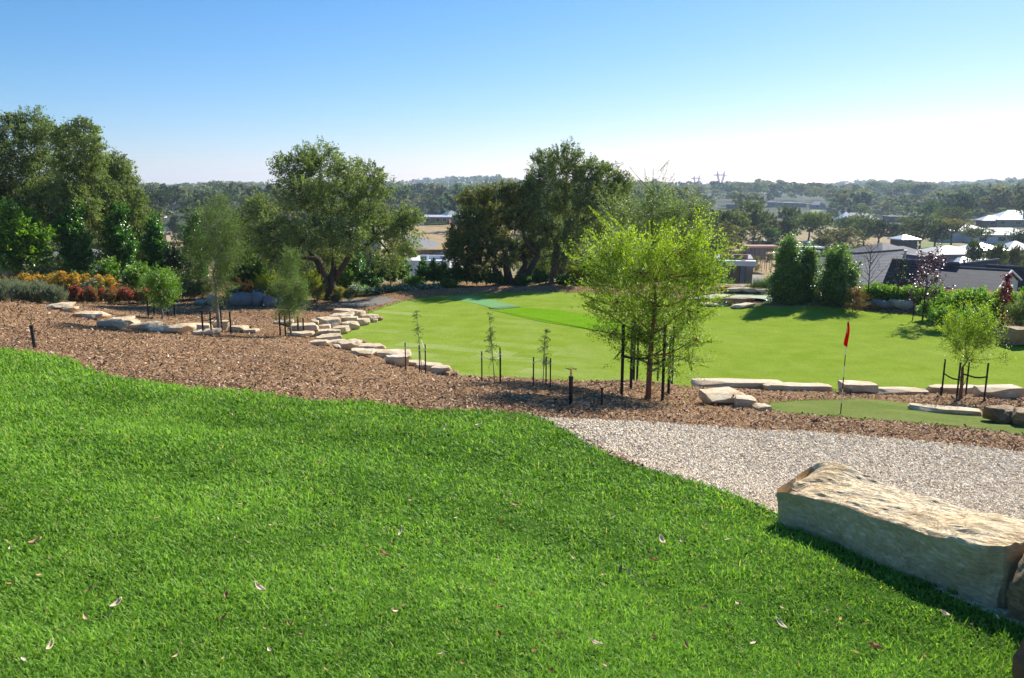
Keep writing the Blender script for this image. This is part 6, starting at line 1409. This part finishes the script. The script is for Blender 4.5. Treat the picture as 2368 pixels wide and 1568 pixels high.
def place_far():
    proto = {}
    def get(vi, mat, detail):
        k = (vi, mat, detail)
        if k not in proto:
            sd, Hh, Wd, lb, th, fl = specs[vi]; nq, q = ((4800, .30), (1500, .55), (420, 1.05))[detail]
            cr, wood = far_variant(950+sd, Hh, Wd, lb, nq, q, th, flat=fl); proto[k] = (cr, wood, Hh, Wd, [None])
        return proto[k]
    def put(x, y, H, vi, mat, detail, rz, label, group, sx=1.0, name='gum_tree'):
        cr, wood, Hh, Wd, first = get(vi, mat, detail); s = H/Hh; loc = (x, y, T1(x, y))
        if first[0] is None:
            e = empty(name, (0, 0, 0), label, 'tree', group); cr.build('crown', M[mat], e); wood.build('trunk', M['bark'], e, smooth=True); first[0] = e
            e.location = loc; e.rotation_euler = (0, 0, rz); e.scale = (s*sx, s*sx, s); return e
        o = dup(first[0], loc, rz, (s*sx, s*sx, s), label, group); o.name = name; return o
    rg = rngs(990)
    # trees read off the picture: px, base py, top py, width px, variant, material
    hand = [(1684, 580, 489, 110, 2, 'far_b', 'brownish olive gum, the widest right of the big elm'), (1640, 585, 505, 80, 0, 'far_b', 'brownish olive gum directly behind the right side of the big elm'), (1743, 577, 468, 76, 3, 'far_a', 'tall grey-green gum standing over the blue-grey shed'), (1774, 577, 530, 44, 5, 'far_d', 'rounded green tree right of the tall gum by the sheds'),
        (1823, 572, 500, 66, 1, 'far_c', 'dark gum left of the fine-trunked tree above the glossy shrubs'), (1868, 580, 494, 84, 4, 'far_a', 'umbrella-shaped gum with fine trunks above the white-roofed cabin'), (1935, 588, 529, 112, 2, 'far_b', 'broad olive tree just behind the long slate roof'), (1900, 596, 548, 50, 5, 'far_b', 'small olive tree at the left end of the slate roof ridge'),
        (2030, 567, 505, 64, 1, 'far_c', 'dark gum behind the grey pyramid roof'), (1995, 568, 500, 70, 0, 'far_a', 'grey-green gum left of the pyramid roof ridge'), (1960, 553, 500, 70, 2, 'far_a', 'rounded gum below the gabled grey house'), (2065, 566, 515, 56, 1, 'far_c', 'dark gum left of the white-roofed shed'),
        (2125, 575, 502, 84, 0, 'far_a', 'large gum in the middle of the row right of the shed'), (2160, 573, 515, 70, 1, 'far_a', 'dark-trunked gum right of the largest in the row'), (2197, 572, 508, 80, 4, 'far_b', 'spreading gum at the right end of the row, above the white hip roofs'), (2100, 545, 503, 60, 2, 'far_a', 'gum with a low crown right of the parked truck'),
        (2246, 571, 528, 74, 4, 'far_a', 'gum in front of the long white-walled house'), (2224, 528, 450, 50, 3, 'far_c', 'tall narrow dark gum standing above the skyline on the right'), (2212, 527, 478, 60, 1, 'far_c', 'dark gum at the foot of the tall narrow one'), (2287, 521, 458, 84, 4, 'far_b', 'flat-topped gum in front of the glaring white roof'), (2140, 510, 462, 80, 2, 'far_b', 'yellowish domed gum in the middle of the far slope'),
        (2090, 508, 455, 84, 2, 'far_a', 'brown-grey wide gum left of the yellowish domed one'), (2050, 500, 470, 70, 5, 'far_b', 'pale yellow-green tree above the carport'), (2000, 497, 455, 76, 0, 'far_a', 'gum just behind the gabled grey house'), (2350, 590, 535, 66, 0, 'far_c', 'dark gum at the right border above the slate roof'), (2370, 540, 440, 50, 3, 'far_c', 'tall dark gum cut by the right border'),
        (2240, 604, 560, 50, 5, 'far_a', 'small bush-like tree right of the tan two-storey house'), (2290, 610, 570, 60, 5, 'far_a', 'scrubby tree behind the right slate ridge'), (2330, 612, 575, 50, 5, 'far_b', 'thin scrubby tree near the right border'), (2365, 618, 585, 50, 5, 'far_a', 'scrubby tree cut by the right border beside the slate roof'), (1733, 657, 594, 40, 3, 'far_b', 'narrow olive tree in front of the modern dark house'),
        (1690, 640, 585, 40, 3, 'far_a', 'thin gum left of the modern dark house'), (1775, 605, 588, 24, 5, 'far_d', 'little green bush on the dry bank'), (1720, 592, 580, 26, 5, 'far_d', 'low green bush by the timber frame'),
        (365, 540, 430, 86, 1, 'far_c', 'dark pine-like tree standing on the left skyline'), (400, 520, 436, 50, 4, 'far_c', 'dark tree touching the right side of the left skyline pine'), (535, 520, 424, 40, 3, 'far_a', 'slim gum poking above the skyline between the left trees'), (450, 520, 450, 70, 2, 'far_a', 'domed gum right of the dark pine'), (500, 530, 455, 70, 0, 'far_b', 'olive gum left of the slim skyline gum'),
        (590, 540, 455, 70, 2, 'far_a', 'domed gum left of the forked gum crown'), (560, 545, 480, 60, 0, 'far_b', 'lower olive gum left of the forked gum crown'), (430, 560, 520, 50, 5, 'far_d', 'round green bush on the dry field at left'), (405, 570, 500, 26, 3, 'far_c', 'narrow dark tree by the little pale house'), (330, 560, 470, 60, 1, 'far_c', 'dark tree right of the third gum'),
        (1020, 499, 458, 74, 2, 'far_d', 'big dark green leafy tree behind the open shed'), (935, 495, 440, 60, 0, 'far_a', 'gum above the dark brown hip roof'), (900, 500, 440, 60, 0, 'far_a', 'gum right of the forked gum crown on the skyline'), (975, 495, 455, 50, 1, 'far_b', 'brownish gum between the two paddock houses'), (1003, 499, 486, 22, 5, 'far_d', 'round pale bush beside the green roof'),
        (1245, 560, 490, 70, 0, 'far_a', 'gum seen between the two central garden gums'), (1215, 575, 520, 60, 2, 'far_b', 'olive gum low between the two central garden gums'), (1390, 590, 520, 70, 0, 'far_a', 'gum seen under the right side of the tallest gum'), (1420, 560, 490, 80, 2, 'far_b', 'olive gum behind the left side of the big elm'), (1480, 580, 500, 80, 0, 'far_a', 'gum hidden partly by the big elm crown'), (1560, 590, 515, 80, 1, 'far_b', 'gum hidden partly by the lower right of the elm crown'),
        (1120, 520, 480, 60, 2, 'far_a', 'gum above the spreading dark gum at left'), (700, 600, 545, 60, 0, 'far_a', 'gum low behind the forked gum trunks'), (800, 590, 540, 60, 1, 'far_a', 'gum behind the right limb of the forked gum'), (640, 590, 540, 60, 2, 'far_c', 'dark tree low behind the feathery shrub'), (330, 600, 545, 50, 0, 'far_a', 'gum low behind the fourth columnar pear'), (480, 600, 545, 60, 1, 'far_b', 'olive tree low behind the tall feathery tree'), (100, 590, 520, 80, 0, 'far_c', 'dark tree behind the left gum trunks'), (230, 570, 510, 60, 1, 'far_c', 'dark tree behind the slim gum trunk'), (10, 590, 500, 80, 2, 'far_c', 'dark tree at the far left behind the light-green tree')]
    pos = []
    for px, pb, pt, w, vi, mat, lb in hand:
        g = hit(px, pb, y0=48); 
        if g is None: continue
        if 'crub' in lb or 'bush-like' in lb: g = gat(px, 108+rg.uniform(0, 8)); w *= .8
        Y = g[1]; H = at(px, pt, Y)[2]-g[2]; sd, Hh, Wd, *_ = specs[vi]; sx = pxm(w, Y)*1.04/(Wd*H/Hh)
        pos.append((g[0], Y, pxm(w, Y)/2)); put(g[0], Y, H, vi, mat, 0 if Y < 330 else 1, rg.uniform(0, 6.28), lb, None, sx)
    # keep-out boxes in the picture: nothing nearer than depth D may cover them
    keep = [(1905, 2010, 478, 512, 262), (2020, 2095, 493, 516, 245), (2245, 2372, 480, 512, 285), (2215, 2365, 522, 556, 195), (2112, 2240, 560, 606, 120), (2200, 2300, 556, 580, 145), (2290, 2365, 552, 580, 145), (1760, 1850, 459, 474, 505), (1855, 1892, 464, 480, 470), (1668, 1700, 467, 486, 425), (984, 1062, 484, 522, 255), (930, 980, 478, 496, 280),
        (930, 1200, 515, 600, 200), (1680, 1800, 575, 660, 130), (1846, 1890, 551, 563, 170), (1825, 1890, 568, 587, 136), (2055, 2098, 540, 561, 165), (1860, 2367, 575, 720, 100), (390, 450, 530, 600, 150), (1718, 1756, 563, 574, 160), (1868, 1912, 476, 496, 400), (2285, 2380, 494, 528, 150), (385, 403, 478, 492, 235), (935, 1060, 590, 660, 90), (1735, 1775, 570, 590, 130)]
    hidden_ok = lambda px, py0, py1, Y, w: not any(Y < D and px+w > a and px-w < b and py1 < d and py0 > c for a, b, c, d, D in keep+KEEP)
    cand = []
    def fill(n, Ya, Yb, pxa, pxb, Hm, spacing):
        c = 0; tries = 0; start = len(cand)
        while c < n and tries < n*9:
            tries += 1; u = rg.random(); Y = (Ya**2+(Yb**2-Ya**2)*u)**.5 if Yb < 900 else Ya*(Yb/Ya)**u; px = rg.uniform(pxa, pxb); x = (px-CX)/F*Y*1.0
            if any((x-a)**2+(Y-b)**2 < (r*spacing)**2 for a, b, r in pos[-400:]): continue
            z = None; H = Hm*rg.uniform(.7, 1.2); zz = float(far_h(np.array([x]), np.array([Y]))[0])
            py = lambda zq: CY+F*math.tan(math.atan2(CAMZ-zq, Y)-TH)
            b_, t_ = py(zz), py(zz+H); w = H*.42/Y*F
            if not hidden_ok(px, b_, t_, Y, w): continue
            pos.append((x, Y, H*.35)); cand.append((H/Y, x, Y, H, px)); c += 1
    fill(36, 62, 130, -120, 930, 7, 1.3); fill(26, 60, 125, 1060, 1680, 7, 1.3); fill(125, 130, 330, -100, 2470, 10.5, .85); fill(230, 330, 560, -100, 2470, 13.5, .65)
    fill(620, 560, 1000, -150, 2520, 15, .5)
    cand.sort(reverse=True); ind = cand[:236]; rest = cand[236:]
    for k, (_, x, Y, H, px) in enumerate(ind):
        mat = ['far_a', 'far_b', 'far_a', 'far_c', 'far_b', 'far_d', 'far_a'][rg.integers(7)]; vi = int(rg.integers(6))
        zone = 'left' if px < 900 else ('middle' if px < 1500 else 'right')
        if Y < 130: lab, grp = f'dull green tree on the slope just below the garden, {zone} part', f'trees just below the garden, {zone}'
        elif Y < 330: lab, grp = f'gum tree scattered over the valley floor, {zone} part', f'valley gums, {zone}'
        else: lab, grp = f'small distant gum in the woodland of the far slope, {zone} part', f'far slope gums, {zone}'
        put(x, Y, H, vi, mat, 0 if Y < 130 else (1 if Y < 330 else 2), rg.uniform(0, 6.28), lab, grp, rg.uniform(.95, 1.35))
    # all the rest: one far-off wood
    mb = [MB(), MB(), MB()]
    Vc = {}
    rest2 = [(r[1], r[2], r[3], 230) for r in rest]
    for _ in range(4400):
        Y = 900*(3200/900)**rg.random(); px = rg.uniform(-180, 2550) if rg.random() < .75 else rg.choice([rg.uniform(-1300, -180), rg.uniform(2550, 3600)]); x = (px-CX)/F*Y; rest2.append((x, Y, (13+3.5*math.sin(px*.021+Y*.002))*rg.uniform(.6, 1.35), 60))
    xs = np.array([r[0] for r in rest2]); ys = np.array([r[1] for r in rest2]); zs = ter(xs, ys)
    for (x, Y, H, n), z in zip(rest2, zs):
        nb = 5; k = rg.integers(0, nb, n); ctr = np.stack([rg.normal(0, .22, nb)*H, rg.normal(0, .22, nb)*H, H*rg.uniform(.45, .82, nb)], 1); rr = H*rg.uniform(.16, .27, nb)
        d = unit(rg.normal(0, 1, (n, 3))); d[:, 2] = np.where(d[:, 2] < -.3, -d[:, 2], d[:, 2]); P = ctr[k]+d*(rr[k]*rg.uniform(.8, 1.05, n))[:, None]*np.array([1.15, 1.15, .72])+np.array([x, Y, z])
        sz = H*(.085 if n > 100 else .17); N = unit(d+rg.normal(0, .45, (n, 3))); A = unit(np.cross(N, rg.normal(0, 1, (n, 3))))
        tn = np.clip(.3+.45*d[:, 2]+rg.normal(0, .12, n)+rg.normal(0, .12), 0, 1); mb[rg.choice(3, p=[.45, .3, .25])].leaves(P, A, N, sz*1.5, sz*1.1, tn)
    m = MB()
    for i in range(3):
        if mb[i].n: m.add(np.vstack(mb[i].v), np.vstack(mb[i].q), tone=np.concatenate(mb[i].tone), m=i)
    tag(m.build('distant_woodland', [M['far_a'], M['far_b'], M['far_c']]), 'far-off gum woodland covering the hills along the skyline', 'woodland', kind='stuff')
place_far()

# ---------------------------------------------------------------- litter on the near lawn
M['litter'] = chipmat('dry_leaf', [(0, (.30, .12, .05)), (.35, (.46, .26, .13)), (.7, (.66, .46, .28)), (1, (.82, .68, .48))], 1)
def curled(mb, c, L, Wd, rz, curl, tone, tilt=.2):
    n = 7; m = 4; V = []
    for i in range(n+1):
        s = i/n-.5; ww = Wd*.5*math.cos(s*math.pi*.96)**.7
        for j in range(m+1):
            q = (j/m-.5)*2; V.append((s*L, q*ww, curl*L*(s*s*1.6)+curl*Wd*.8*q*q+tilt*s*L))
    V = np.array(V); ca, sa = math.cos(rz), math.sin(rz); V = np.stack([V[:, 0]*ca-V[:, 1]*sa, V[:, 0]*sa+V[:, 1]*ca, V[:, 2]], 1)+c
    i = np.arange(n)[:, None]*(m+1)+np.arange(m)[None]; mb.add(V, np.stack([i, i+1, i+m+2, i+m+1], -1).reshape(-1, 4), tone=tone)
big = [(603, 1382, .11, .04, .9, 'large curled tan leaf low on the lawn, left of the middle'), (1530, 1268, .13, .045, .95, 'crumpled pale bark curl on the lawn left of the long bench rock'), (1805, 1466, .12, .035, 1., 'pinkish-white curved bark strip below the bench rock'), (925, 1247, .12, .022, 1., 'upright cream bark splinter in the middle of the lawn'), (888, 1300, .09, .04, .2, 'reddish-brown leaf in the lawn left of centre'),
    (1190, 1183, .12, .03, .5, 'flat brown leaf lying in the middle of the lawn'), (1105, 993, .12, .06, 1., 'white leaf near the top edge of the lawn'), (82, 1272, .10, .05, .4, 'dark and pink curled leaf at the left of the lawn'), (2020, 1517, .08, .05, .1, 'round brown leaf at the lower right of the lawn'), (1510, 1311, .10, .03, .05, 'dark red leaf below the crumpled bark curl'),
    (2183, 1440, .07, .04, .9, 'small pale leaf near the shadow at the right'), (118, 1520, .09, .03, .8, 'pale bark piece in the bottom left of the lawn'), (1377, 1510, .09, .03, 1., 'white bark strip at the bottom of the lawn'), (270, 1420, .10, .04, .8, 'shredded tan leaf at the left of the lawn'), (1028, 1000, .13, .025, .9, 'cream splinter near the top edge of the lawn')]
for i, (px, py, L, Wd, tn, lb) in enumerate(big):
    L *= .72; Wd *= .75; tn = min(tn, .86)
    g = hit(px, py); mb = MB(); curled(mb, g+[0, 0, .045], L, Wd, rngs(i+5).uniform(0, 3.1) if i not in (3, 14) else 1.4, .35, tn, .35 if i in (3, 14) else .15); o = mb.build('fallen_leaf', M['litter'], origin=g, smooth=True); o.modifiers.new('solid', 'SOLIDIFY').thickness = .002; tag(o, lb, 'leaf', 'larger fallen leaves on the near lawn')
def litter():
    rg = rngs(1200); mb = MB(); n = 0
    while n < 120:
        px, py = rg.uniform(0, 2367), 820+750*rg.random()**.8; g = hit(px, py)
        if g is None or not inpoly(np.array([g[0]]), np.array([g[1]]), NEARL)[0]: continue
        curled(mb, g+[0, 0, rg.uniform(.028, .05)], rg.uniform(.015, .05), rg.uniform(.008, .02), rg.uniform(0, 6.3), rg.uniform(.1, .5), rg.beta(1.6, 1.6), rg.normal(0, .3)); n += 1
    o = mb.build('leaf_litter', M['litter'], smooth=True); tag(o, 'small dry leaves and bark bits scattered in the near lawn', 'litter', kind='stuff')
litter()
for i, (px, py, L, lb) in enumerate([(1325, 940, .30, 'reddish wood splinter standing in the mulch right of the sprinkler riser'), (1352, 950, .26, 'dark slab of bark lying beside the reddish splinter')]):
    g = hit(px, py); mb = MB(); P = limb(g+[-.06, -.08, 0.01], g+[.07, .1, .14 if i == 0 else .03], rngs(i), .05, 5); up = np.array([.012, -.02, .03]); V = np.vstack([P-up, P+up*[1, 1, .4]]); mb.add(V, [[k, k+1, 6+k, 5+k] for k in range(4)], tone=.35); o = mb.build('wood_splinter', M['litter'], origin=g); o.modifiers.new('solid', 'SOLIDIFY').thickness = .012; tag(o, lb, 'wood')

# ---------------------------------------------------------------- the air
def haze():
    mb = MB(); zb, zt = -20.0, 62.0; mb.box((0, 1650, (zb+zt)/2), (8800, 3480, zt-zb))
    t = NT('haze_air'); v = t.n('ShaderNodeVolumePrincipled'); v.inputs['Color'].default_value = (.62, .78, 1.0, 1); v.inputs['Density'].default_value = HAZE; v.inputs['Anisotropy'].default_value = .25
    t.t.links.new(v.outputs[0], t.out.inputs['Volume']); o = mb.build('haze', t.m); tag(o, 'thin blue summer haze over the valley', 'haze', kind='stuff')
HAZE = .00020
haze()
